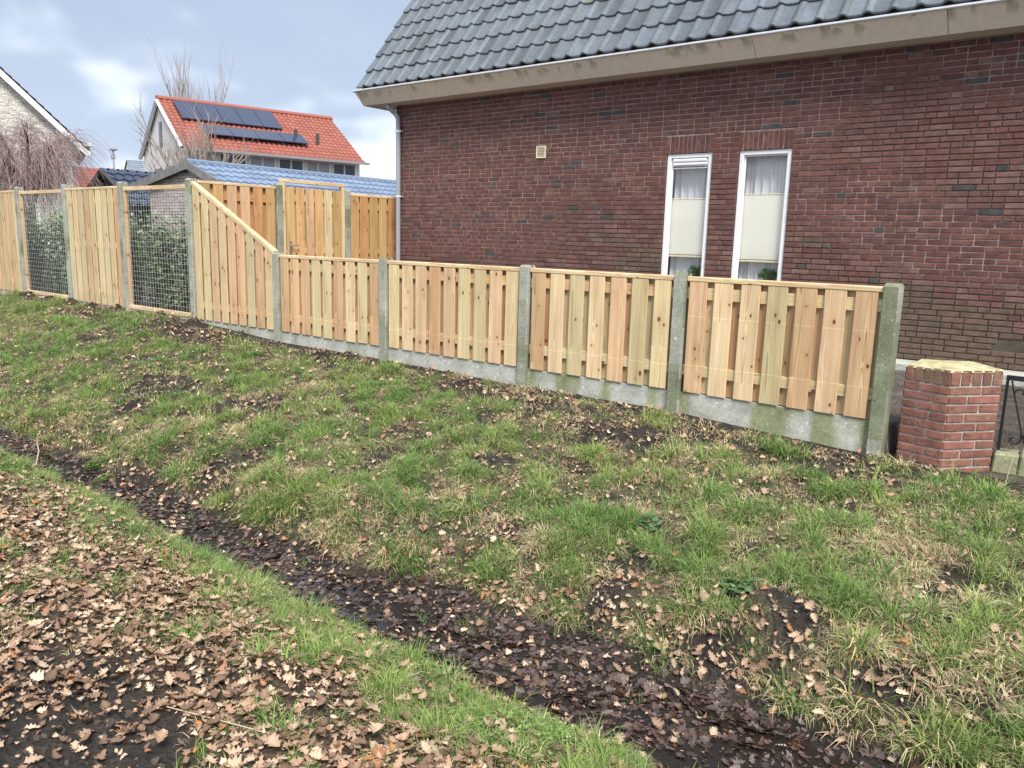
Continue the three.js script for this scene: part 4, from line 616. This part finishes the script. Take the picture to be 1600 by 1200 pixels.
// bare trees
function branch(m, p, d, len, rad, depth, R, opt, lim) {
  const n = 4, pts = [p.slice()], rs = [rad]; let q = p.slice(), v = d.slice();
  for (let i = 0; i < n; i++) { v = [v[0] + (R() - 0.5) * opt.wob, v[1] + (R() - 0.5) * opt.wob + opt.up, v[2] + (R() - 0.5) * opt.wob]; const l = Math.hypot(...v); v = v.map((c) => c / l); q = q.map((c, k) => c + (v[k] * len) / n); pts.push(q.slice()); rs.push(rad * (1 - 0.45 * ((i + 1) / n))); }
  m.tube(pts, rs, depth < 2 ? 6 : 4);
  if (depth >= opt.max) return;
  const kids = opt.kids[depth];
  for (let k = 0; k < kids; k++) { const f = 0.35 + 0.65 * ((k + R()) / kids), i = Math.min(n - 1, Math.floor(f * n)), s = pts[i].map((c, a) => lerp(c, pts[i + 1][a], f * n - i)), a = R() * 6.283, sp = opt.spread * (0.6 + R() * 0.7), u = [v[0] + Math.cos(a) * sp, v[1] + (R() - 0.3) * sp * 0.6 + opt.lift, v[2] + Math.sin(a) * sp], l = Math.hypot(...u); branch(m, s, u.map((c) => c / l), len * (0.5 + R() * 0.3), rad * 0.5 * (0.8 + R() * 0.4), depth + 1, R, opt); }
}
function bareTree(label, pos, hgt, rad, seed, opt, col) { const t = thing('bare_tree', label, 'tree', pos), R = rng(seed), tr = new MB(), cr = new MB(); tr.col = cr.col = col; tr.tube([[0, 0, 0], [0.03, hgt * 0.22, 0.02], [0, hgt * 0.42, 0]], [rad * 1.25, rad, rad * 0.85], 8); for (let k = 0; k < opt.main; k++) { const a = (k / opt.main) * 6.283 + R(), s = opt.open; branch(cr, [0, hgt * (0.25 + 0.17 * R()), 0], [Math.cos(a) * s, 1, Math.sin(a) * s].map((c) => c / Math.hypot(s, 1)), hgt * 0.42, rad * 0.55, 1, R, opt); } const bm = std({ roughness: 0.95 }); part('trunk', tr, bm, t); part('crown', cr, bm, t); }
bareTree('small bare tree standing in front of the red roofed house', [-16.8, -0.05, -8.6], 4.7, 0.11, 12, { wob: 0.25, up: 0.05, max: 4, kids: [0, 4, 4, 3], spread: 0.75, lift: 0.25, main: 7, open: 0.5 }, [0.3, 0.25, 0.22]);
bareTree('tall bare tree rising behind the ridge of the red roofed house', [-49.1, 0, -27.7], 11.6, 0.2, 17, { wob: 0.12, up: 0.12, max: 4, kids: [0, 4, 4, 3], spread: 0.5, lift: 0.45, main: 6, open: 0.38 }, [0.3, 0.26, 0.25]);
{ // weeping tree
  const t = thing('weeping_tree', 'bare weeping tree with arching purple brown twigs behind the mesh fence', 'tree', [-11.0, -0.07, -1.4]), R = rng(23), tr = new MB(), cr = new MB(); tr.col = [0.1, 0.085, 0.078];
  tr.tube([[0, 0, 0], [0.03, 1, 0.02], [0, 1.75, 0]], [0.16, 0.13, 0.12], 9); const boughs = [];
  for (let k = 0; k < 15; k++) { const a = (k / 15) * 6.283 + R() * 0.5, r = 0.55 + R() * 0.8, hh = 0.9 + R() * 1.0, p = []; for (let i = 0; i <= 6; i++) { const f = i / 6; p.push([Math.cos(a + f * 0.3) * r * f, 1.6 + hh * Math.sin(f * 1.75) + (R() - 0.5) * 0.06, Math.sin(a + f * 0.3) * r * f]); } tr.tube(p, p.map((_, i) => 0.055 - i * 0.0075), 6); boughs.push(p); }
  for (let k = 0; k < 2300; k++) {
    const p = boughs[Math.floor(R() * 15)], i = 1 + Math.floor(R() * 5), f = R(), s = p[i].map((c, a) => lerp(c, p[i + 1][a], f)), a = Math.atan2(s[2], s[0]) + (R() - 0.5) * 3.2, reach = 0.25 + R() * R() * 1.5, drop = 0.15 + R() * R() * 1.7, rise = 0.05 + R() * 0.35, q = [], g = 0.6 + R() * 0.9, tw = (R() - 0.5) * 1.6; cr.col = [0.34 * g, 0.26 * g, 0.255 * g];
    for (let j = 0; j <= 6; j++) { const u = j / 6, w = (R() - 0.5) * 0.05; q.push([s[0] + Math.cos(a + tw * u) * reach * u + w, s[1] + rise * Math.sin(u * 3.1) - drop * u * u, s[2] + Math.sin(a + tw * u) * reach * u + w]); } cr.tube(q, q.map((_, j) => 0.0048 - j * 0.0005), 3);
  }
  const bm = std({ roughness: 0.9 }); part('trunk', tr, bm, t); part('crown', cr, bm, t);
}

// ------------------------------------------------------------------ grass, leaves and small plants on the bank
function inst(name, label, geo, mat, items) {                       // items: [x, y, z, yaw, pitch, roll, scale, r, g, b]
  const m = shade(new THREE.InstancedMesh(geo, mat, items.length)), o = new THREE.Object3D(), c = new THREE.Color();
  items.forEach((q, i) => { o.position.set(q[0], q[1], q[2]); o.rotation.set(q[4], q[3], q[5], 'YXZ'); o.scale.setScalar(q[6]); o.updateMatrix(); m.setMatrixAt(i, o.matrix); m.setColorAt(i, c.setRGB(q[7], q[8], q[9])); });
  m.name = numbered(name); m.userData.kind = 'stuff'; m.userData.label = label; scene.add(m); return m;
}
function tuft(seed, n, h, spread, lean, width) {
  const R = rng(seed), p = [], ix = [], c = [];
  for (let k = 0; k < n; k++) {
    const a = R() * 6.283, r = Math.sqrt(R()) * spread, bx = Math.cos(a) * r, bz = Math.sin(a) * r, d = a + (R() - 0.5) * 2, L = h * (0.5 + R() * 0.7), le = lean * (0.4 + R()), w = width * (0.7 + R() * 0.6), o = p.length / 3, tint = 0.8 + R() * 0.4;
    for (let i = 0; i <= 3; i++) { const u = i / 3, out = L * (Math.sin(le * u) ) * u, y = L * u * Math.cos(le * u * 0.9), ww = w * (1 - u * 0.85), x = bx + Math.cos(d) * out, z = bz + Math.sin(d) * out; p.push(x - Math.sin(d) * ww, y - 0.008, z + Math.cos(d) * ww, x + Math.sin(d) * ww, y - 0.008, z - Math.cos(d) * ww); for (let s = 0; s < 2; s++) c.push(tint, tint, tint); if (i) { const b = o + (i - 1) * 2; ix.push(b, b + 1, b + 3, b, b + 3, b + 2); } }
  }
  const g = new THREE.BufferGeometry(); g.setAttribute('position', new THREE.Float32BufferAttribute(p, 3)); g.setAttribute('color', new THREE.Float32BufferAttribute(c, 3)); g.setIndex(ix); g.computeVertexNormals(); return g;
}
const grassMat = new THREE.MeshPhysicalMaterial({ vertexColors: true, roughness: 0.75, side: THREE.DoubleSide, transmission: 0.25, thickness: 0 });
const strawMat = new THREE.MeshStandardMaterial({ vertexColors: true, roughness: 0.85, side: THREE.DoubleSide });
const RS = rng(2024), G = [[], [], []], ST = [[], []];
const FWD = new THREE.Vector3(-Math.sin(0.66508), 0, -Math.cos(0.66508));
const okView = (x, z) => { const dx = x - CAM.x, dz = z - CAM.z, f = dx * FWD.x + dz * FWD.z, s = dx * -FWD.z + dz * FWD.x; return f > 0.9 && Math.abs(s) < f * 0.76 + 0.7; };
const inPillar = (x, z) => x > 7.12 && x < 7.78 && z < 0.12 && z > -0.6;
function tussock(x, z) {                                            // 1 at the heart of a tuft, 0 between tufts
  let best = 9, id = 0; const q = 0.21, i = Math.floor(x / q), j = Math.floor(z / q);
  for (let a = -1; a <= 1; a++) for (let b = -1; b <= 1; b++) { const r = 0.55 + 0.9 * h2(i + a, j + b, 43), d = Math.hypot(x - (i + a + h2(i + a, j + b, 41)) * q, z - (j + b + h2(i + a, j + b, 42)) * q) / (r * 0.115); if (d < best) { best = d; id = h2(i + a, j + b, 44); } }
  return [1 - sst(0.35, 1.15, best), id];
}
for (let k = 0; k < 340000; k++) {
  const x = -11 + RS() * 21.5, z = 0.05 + RS() * 6; if (!okView(x, z) || inPillar(x, z)) continue;
  const f = ditchFar(x), b = bare(x, z), dist = Math.hypot(x - CAM.x, z - CAM.z);
  const lush = fbm(x * 1.3 + 31, z * 1.5, 201, 5), clump = fbm(x * 8, z * 8, 211, 3), tus = fbm(x * 9, z * 9, 221, 2);
  const [ts, tid] = tussock(x, z); let green = 0, straw = 0, len = 1;
  if (z < f - 0.04) {
    const low = sst(f - 0.9, f - 0.1, z), right = sst(6.9, 7.8, x) * sst(0.8, 1.6, z), left = sst(3, -3, x);
    green = (0.06 + 0.2 * sst(0.46, 0.56, clump) + ts * (tid < 0.72 + left * 0.2 ? 0.95 : 0.1)) * (0.45 + 0.55 * sst(0.36, 0.52, lush + left * 0.08)) * (1 - b * 0.97) * (1 - low * 0.25) * (z < 0.22 ? 0.15 : 1);
    straw = (0.3 + 0.3 * sst(0.56, 0.42, clump * 0.6 + lush * 0.4) + (tid > 0.72 + left * 0.2 ? 0.5 * ts : 0) + 0.08 * right) * (1 - b * 0.8); len = 0.55 + 0.7 * ts * (0.6 + 0.8 * h2(Math.floor(tid * 9999), 3, 7)) + right * 0.25 + (z < 0.5 ? 0.2 : 0);
  } else if (z > 3.66) {
    const strip = sst(3.66, 3.78, z) * sst(4.28, 3.98, z + (vn(x * 2, 9, 3) - 0.5) * 0.3); green = strip * (0.14 + 0.3 * sst(0.42, 0.56, clump) + 0.5 * ts) + sst(0.5, 0.64, clump * 0.6 + lush * 0.4) * 0.6 * (1 - b); straw = (0.16 + 0.3 * strip) * (1 - b); len = 0.42 + 0.4 * sst(0.5, 0.65, tus) + 0.3 * ts;
  } else if (z > f && tus > 0.72) { green = 0.12; len = 0.6; }
  const r = RS(), y = H(x, z), yaw = RS() * 6.28, tilt = 0.12 + (z < f ? 0.12 : 0), sc = (0.75 + RS() * 0.6) * len;
  const dens = dist > 9 ? 0.55 : dist > 6 ? 0.75 : 1;
  if (r < green * 0.62 * dens) { const v = 0.7 + RS() * 0.6, w = clamp(fbm(x * 2.2, z * 2.2, 240, 3) * 1.6 - 0.4 + (RS() - 0.5) * 0.4); G[Math.floor(RS() * 3)].push([x, y, z, yaw, tilt * (RS() - 0.3), (RS() - 0.5) * 0.3, sc, lerp(0.15, 0.28, w) * v, lerp(0.29, 0.375, w) * v, lerp(0.055, 0.085, w) * v]); }
  else if (r > 1 - straw * 0.42 * dens) { const v = 0.65 + RS() * 0.7; ST[Math.floor(RS() * 2)].push([x, y, z, yaw, 0.2 * RS(), (RS() - 0.5) * 0.5, sc * 0.95, 0.55 * v, 0.45 * v, 0.27 * v]); }
}
[0, 1, 2].forEach((i) => inst('grass', 'green grass tufts growing on the ditch banks', tuft(11 + i, 12, 0.085, 0.03, 1.1, 0.0021), grassMat, G[i]));
[0, 1].forEach((i) => inst('dry_grass', 'pale dead grass matted on the ditch bank', tuft(21 + i, 14, 0.07, 0.04, 1.7, 0.0017), strawMat, ST[i]));

// oak leaves
function oakLeaf(seed, curl, fold, fat = 1) {
  const R = rng(seed), n = 20, L = 0.1, W = 0.031 * fat, k1 = 3 + R() * 1.6, k2 = 0.2 + R() * 0.2, p = [], ix = [], c = [], ph = R() * 2, as = 0.85 + R() * 0.3;
  for (let i = 0; i <= n; i++) {
    const u = i / n, env = Math.pow(Math.sin(Math.PI * Math.pow(u, 0.72)), 0.75) * (u < 0.12 ? u / 0.12 : 1), lob = 0.78 + k2 * Math.cos(u * Math.PI * 2 * k1 + 0.4), lobR = 0.78 + k2 * Math.cos(u * Math.PI * 2 * k1 + 1.5 + ph * 0.5), a = W * env * lob * as + 0.0012, b = W * env * lobR + 0.0012, s = (u - 0.45) * L, z = curl * 0.03 * (u - 0.4) * (u - 0.4) * 4 + 0.002 * Math.sin(u * 9 + ph), yl = Math.abs(fold) * a + 0.003 * Math.sin(u * 14 + ph), yr = Math.abs(fold) * b * 0.9 + 0.003 * Math.cos(u * 12 + ph);
    p.push(-a, z + yl, s, 0, z, s, b, z + yr, s); const e1 = 0.62 + 0.5 * R(), e2 = 0.62 + 0.5 * R(); c.push(e1, e1 * 0.95, e1 * 0.92, 1.12, 1.1, 1.06, e2, e2 * 0.95, e2 * 0.92); if (i) { const o = (i - 1) * 3; ix.push(o, o + 3, o + 4, o, o + 4, o + 1, o + 1, o + 4, o + 5, o + 1, o + 5, o + 2); }
  }
  const o = p.length / 3; p.push(-0.0012, 0.001, -0.45 * L - 0.016, 0.0012, 0.001, -0.45 * L - 0.016); ix.push(o, 1, o + 1); c.push(0.8, 0.7, 0.6, 0.8, 0.7, 0.6);
  const g = new THREE.BufferGeometry(); g.setAttribute('position', new THREE.Float32BufferAttribute(p, 3)); g.setAttribute('color', new THREE.Float32BufferAttribute(c, 3)); g.setIndex(ix); g.computeVertexNormals(); return g;
}
const LG = [oakLeaf(1, 0.3, 0.3), oakLeaf(2, -0.5, 0.5), oakLeaf(3, 0.6, 0.2), oakLeaf(4, 0.1, -0.7), oakLeaf(5, 0.9, 0.4), oakLeaf(12, 0.5, 0.9, 1.5), oakLeaf(13, 1.3, 0.5, 0.75), oakLeaf(14, -0.8, 0.25, 1.25)], FL = [6, 7, 8, 9, 10, 15, 16, 17].map((k) => oakLeaf(k, 0.12, 0.12, 0.8 + (k % 4) * 0.2));
const dryLeaf = new THREE.MeshStandardMaterial({ vertexColors: true, roughness: 0.72, side: THREE.DoubleSide }), wetLeaf = new THREE.MeshStandardMaterial({ vertexColors: true, roughness: 0.2, side: THREE.DoubleSide });
const leafTone = (R) => { const v = R(), j = 0.75 + R() * 0.5; return (v < 0.36 ? [0.33, 0.22, 0.15] : v < 0.6 ? [0.45, 0.335, 0.24] : v < 0.86 ? [0.19, 0.12, 0.08] : v < 0.97 ? [0.54, 0.44, 0.33] : [0.36, 0.17, 0.08]).map((c) => c * j); };
const DRY = LG.map(() => []), WET = LG.map(() => []), solos = [];
const RL = rng(909);
for (let k = 0; k < 330000; k++) {
  const x = -10 + RL() * 20, z = 0.1 + RL() * 5.9; if (!okView(x, z) || inPillar(x, z)) continue;
  const f = ditchFar(x), b = bare(x, z), n = fbm(x * 2.2, z * 2.2, 301, 3), r = RL(), e = 0.04, y = H(x, z), sx = (H(x + e, z) - y) / e, sz = (H(x, z + e) - y) / e, yaw = RL() * 6.28;
  let dens = 0, wet = false;
  if (z > f - 0.05 && z < 3.5) { dens = 0.35 + 0.4 * sst(0.36, 0.55, n); wet = RL() < 0.9; } else if (z >= 3.5) dens = z < 3.86 ? 0.2 : (0.28 + 0.6 * sst(0.32, 0.58, n)) * (0.22 + 0.78 * sst(3.8, 4.1, z + (vn(x * 2, 9, 3) - 0.5) * 0.3)) * (x < 6.6 && z > 4.7 ? 1 - 0.55 * b : 1 - 0.25 * b);
  else { const low = sst(f - 0.75, f, z); dens = 0.065 + low * 0.16 * sst(0.4, 0.6, n) + low * low * 0.12 + 0.04 * sst(0.5, 0.65, n); if (z < 0.8) dens *= 1.3; }
  if (r > dens) continue;
  const c = leafTone(RL), s = (RL() < 0.55 ? 0.12 + RL() * 0.2 : 0.3 + RL() * 0.4) * (z > 3.5 ? 0.88 : 0.88), cos = Math.cos(yaw), sin = Math.sin(yaw);
  const lift = wet ? 0.002 + RL() * 0.006 : 0.004 + RL() * 0.026, tl = wet ? 0.3 : 0.5, g = Math.floor(RL() * 8);
  const it = [x, Math.max(y, wet ? -0.862 : -9) + lift, z, yaw, Math.atan(-(sx * sin + sz * cos)) + (RL() - 0.5) * tl, Math.atan(sx * cos - sz * sin) + (RL() - 0.5) * tl, s, ...(wet ? c.map((v, i) => v * [0.26, 0.26, 0.32][i]) : c)];
  it.wet = wet; it.g = g; const d = CAM.distanceTo(new THREE.Vector3(x, it[1], z)), pr = new THREE.Vector3(x, it[1], z).project(camera); it.size = s / d; it.seen = Math.abs(pr.x) < 0.97 && Math.abs(pr.y) < 0.96 && !wet && lift > 0.022 && s > 0.38;
  solos.push(it);
}
solos.sort((a, b) => (b.seen ? b.size : 0) - (a.seen ? a.size : 0));
const leafMats = Array.from({ length: 12 }, () => { const c = leafTone(RL), l = c[0] * 0.3 + c[1] * 0.6 + c[2] * 0.1, word = c[0] > c[1] * 2 ? 'rust coloured' : l > 0.38 ? 'pale tan' : l > 0.22 ? 'mid brown' : 'dark brown'; return new THREE.MeshStandardMaterial({ vertexColors: true, roughness: 0.72, side: THREE.DoubleSide, color: new THREE.Color().setRGB(...c), name: word }); });
solos.forEach((it, i) => {
  if (i < 260 && it.seen) { const m = solo('oak_leaf', LG[it.g], leafMats[i % 12], leafMats[i % 12].name + ' lobed oak leaf lying on top of the litter', 'leaf', leafMats[i % 12].name + ' oak leaves on top of the litter'); m.position.set(it[0], it[1] + 0.004, it[2]); m.rotation.set(it[4], it[3], it[5], 'YXZ'); m.scale.setScalar(it[6]); }
  else (it.wet ? WET : DRY)[it.g].push(it);
});
LG.forEach((g, i) => { inst('leaf_litter', 'dry brown oak leaves littering the banks', g, dryLeaf, DRY[i]); inst('wet_leaf_litter', 'dark wet oak leaves lying in the ditch', FL[i], wetLeaf, WET[i]); });

// soil clods on the bare patches
{
  const ico = new THREE.IcosahedronGeometry(0.02, 1), q = ico.attributes.position; for (let i = 0; i < q.count; i++) { const x = q.getX(i), y = q.getY(i), z = q.getZ(i), k = 0.5 + 0.95 * vn(x * 120 + 5, y * 110 + z * 130, 3); q.setXYZ(i, x * k, y * k * 0.7, z * k); } ico.computeVertexNormals();
  const it = []; const R = rng(71);
  for (let k = 0; k < 40000 && it.length < 5200; k++) { const x = -9 + R() * 18, z = 0.07 + R() * 5.5; if (!okView(x, z) || inPillar(x, z)) continue; const b = bare(x, z); if (R() > b * b * 0.9 || (z > 2.7 && z < 3.9)) continue; const g = 0.6 + R() * 0.8; it.push([x, H(x, z) + 0.002, z, R() * 6, R() * 3, R() * 3, 0.15 + Math.pow(R(), 4) * 0.95, 0.07 * g, 0.055 * g, 0.046 * g]); }
  inst('soil_clods', 'dark crumbs of soil on the bare patches', ico, new THREE.MeshStandardMaterial({ roughness: 1 }), it);
}
// leafy weeds
function weed(name, label, x, z, r, h, n, seed, col, L) {
  const t = thing(name, label, 'weed', [x, H(x, z), z]), R = rng(seed), m = new MB();
  for (let k = 0; k < n; k++) { const a = R() * 6.283, rr = Math.sqrt(R()) * r, c = [Math.cos(a) * rr, h * (0.3 + R() * 0.7) * (1 - 0.5 * (rr / r) ** 2) + H(x + Math.cos(a) * rr, z + Math.sin(a) * rr) - H(x, z), Math.sin(a) * rr], d = R() * 6.28, l = L * (0.6 + R() * 0.7), w = l * 0.45, g = 0.7 + R() * 0.6, e = (R() - 0.3) * 0.6; m.col = col.map((v) => v * g); const pt = (s, q) => [c[0] + Math.cos(d) * s * l - Math.sin(d) * q * w, c[1] + s * l * e, c[2] + Math.sin(d) * s * l + Math.cos(d) * q * w]; m.quad(pt(0, 0), pt(0.5, 1), pt(1, 0), pt(0.5, -1)); const s = 0.0011; m.quad([c[0] - s, c[1], c[2]], [c[0] + s, c[1], c[2]], [c[0] * 0.6 + s, -0.015, c[2] * 0.6], [c[0] * 0.6 - s, -0.015, c[2] * 0.6]); }
  part('foliage', m, std({ roughness: 0.6, side: THREE.DoubleSide }), t);
}
weed('parsley_weed', 'bright green feathery weed on the near bank beside the ditch', 6.95, 3.96, 0.2, 0.05, 420, 1, [0.17, 0.29, 0.07], 0.013);
weed('parsley_weed', 'small bright green feathery weed at the edge of the leaf litter', 6.7, 4.03, 0.12, 0.04, 160, 2, [0.16, 0.28, 0.07], 0.013);
weed('broadleaf_weed', 'broad leaved weed beside the bare soil hollow on the far bank', 6.95, 2.2, 0.07, 0.05, 26, 3, [0.1, 0.22, 0.09], 0.05);
weed('broadleaf_weed', 'broad leaved weed in the middle of the far bank', 6.22, 1.85, 0.09, 0.05, 34, 4, [0.07, 0.15, 0.06], 0.05);
weed('moss_cushion', 'green moss cushion sitting in the dark ditch bed', 1.52, 2.98, 0.1, 0.07, 420, 5, [0.12, 0.19, 0.04], 0.018);
weed('moss_cushion', 'smaller green moss cushion at the near side of the ditch bed', 1.88, 3.08, 0.08, 0.05, 300, 6, [0.12, 0.18, 0.04], 0.018);
// acorns and twigs
{
  const body = new THREE.LatheGeometry([[0.0005, 0.028], [0.004, 0.026], [0.0075, 0.018], [0.0082, 0.009], [0.0065, 0.002], [0.0005, 0]].map((p) => new THREE.Vector2(...p)), 12), am = new THREE.MeshStandardMaterial({ color: lin(176, 120, 66), roughness: 0.45 }), R = rng(15);
  for (const [x, z] of [[7.7, 2.18], [7.75, 2.2], [7.72, 2.27], [7.56, 2.37], [7.59, 2.39], [7.5, 2.36], [7.78, 2.31], [6.1, 4.7], [6.22, 4.76], [6.31, 4.85]]) { const a = solo('acorn', body, am, z > 4 ? 'brown acorn lying in the near leaf litter' : 'brown acorn lying among the grass of the far bank', 'acorn', z > 4 ? 'acorns in the near litter' : 'acorns on the far bank'); a.position.set(x, H(x, z) + 0.014, z); a.rotation.set(1.5, R() * 6, 0, 'YXZ'); }
  const tw = (label, pts, r) => { const m = new MB(); m.col = [0.5, 0.42, 0.3]; m.tube(pts.map(([x, z, u]) => [x, Math.max(H(x, z), -0.86) + u, z]), r, 5); solo('twig', m, std({ roughness: 0.9 }), label, 'twig'); };
  tw('thin pale twig lying across the left end of the ditch', [[0.35, 3.0, 0.02], [0.7, 3.12, 0.05], [1.1, 3.3, 0.03]], 0.006);
  tw('thin twig lying on the dark soil at the near corner', [[5.95, 4.72, 0.03], [6.25, 4.62, 0.03], [6.38, 4.57, 0.02]], 0.0025);
  tw('thin dead stalk standing against the pillar edge', [[7.86, 0.22, 0.0], [7.87, 0.2, 0.12], [7.885, 0.18, 0.24]], 0.0025);
}
renderer.render(scene, camera);
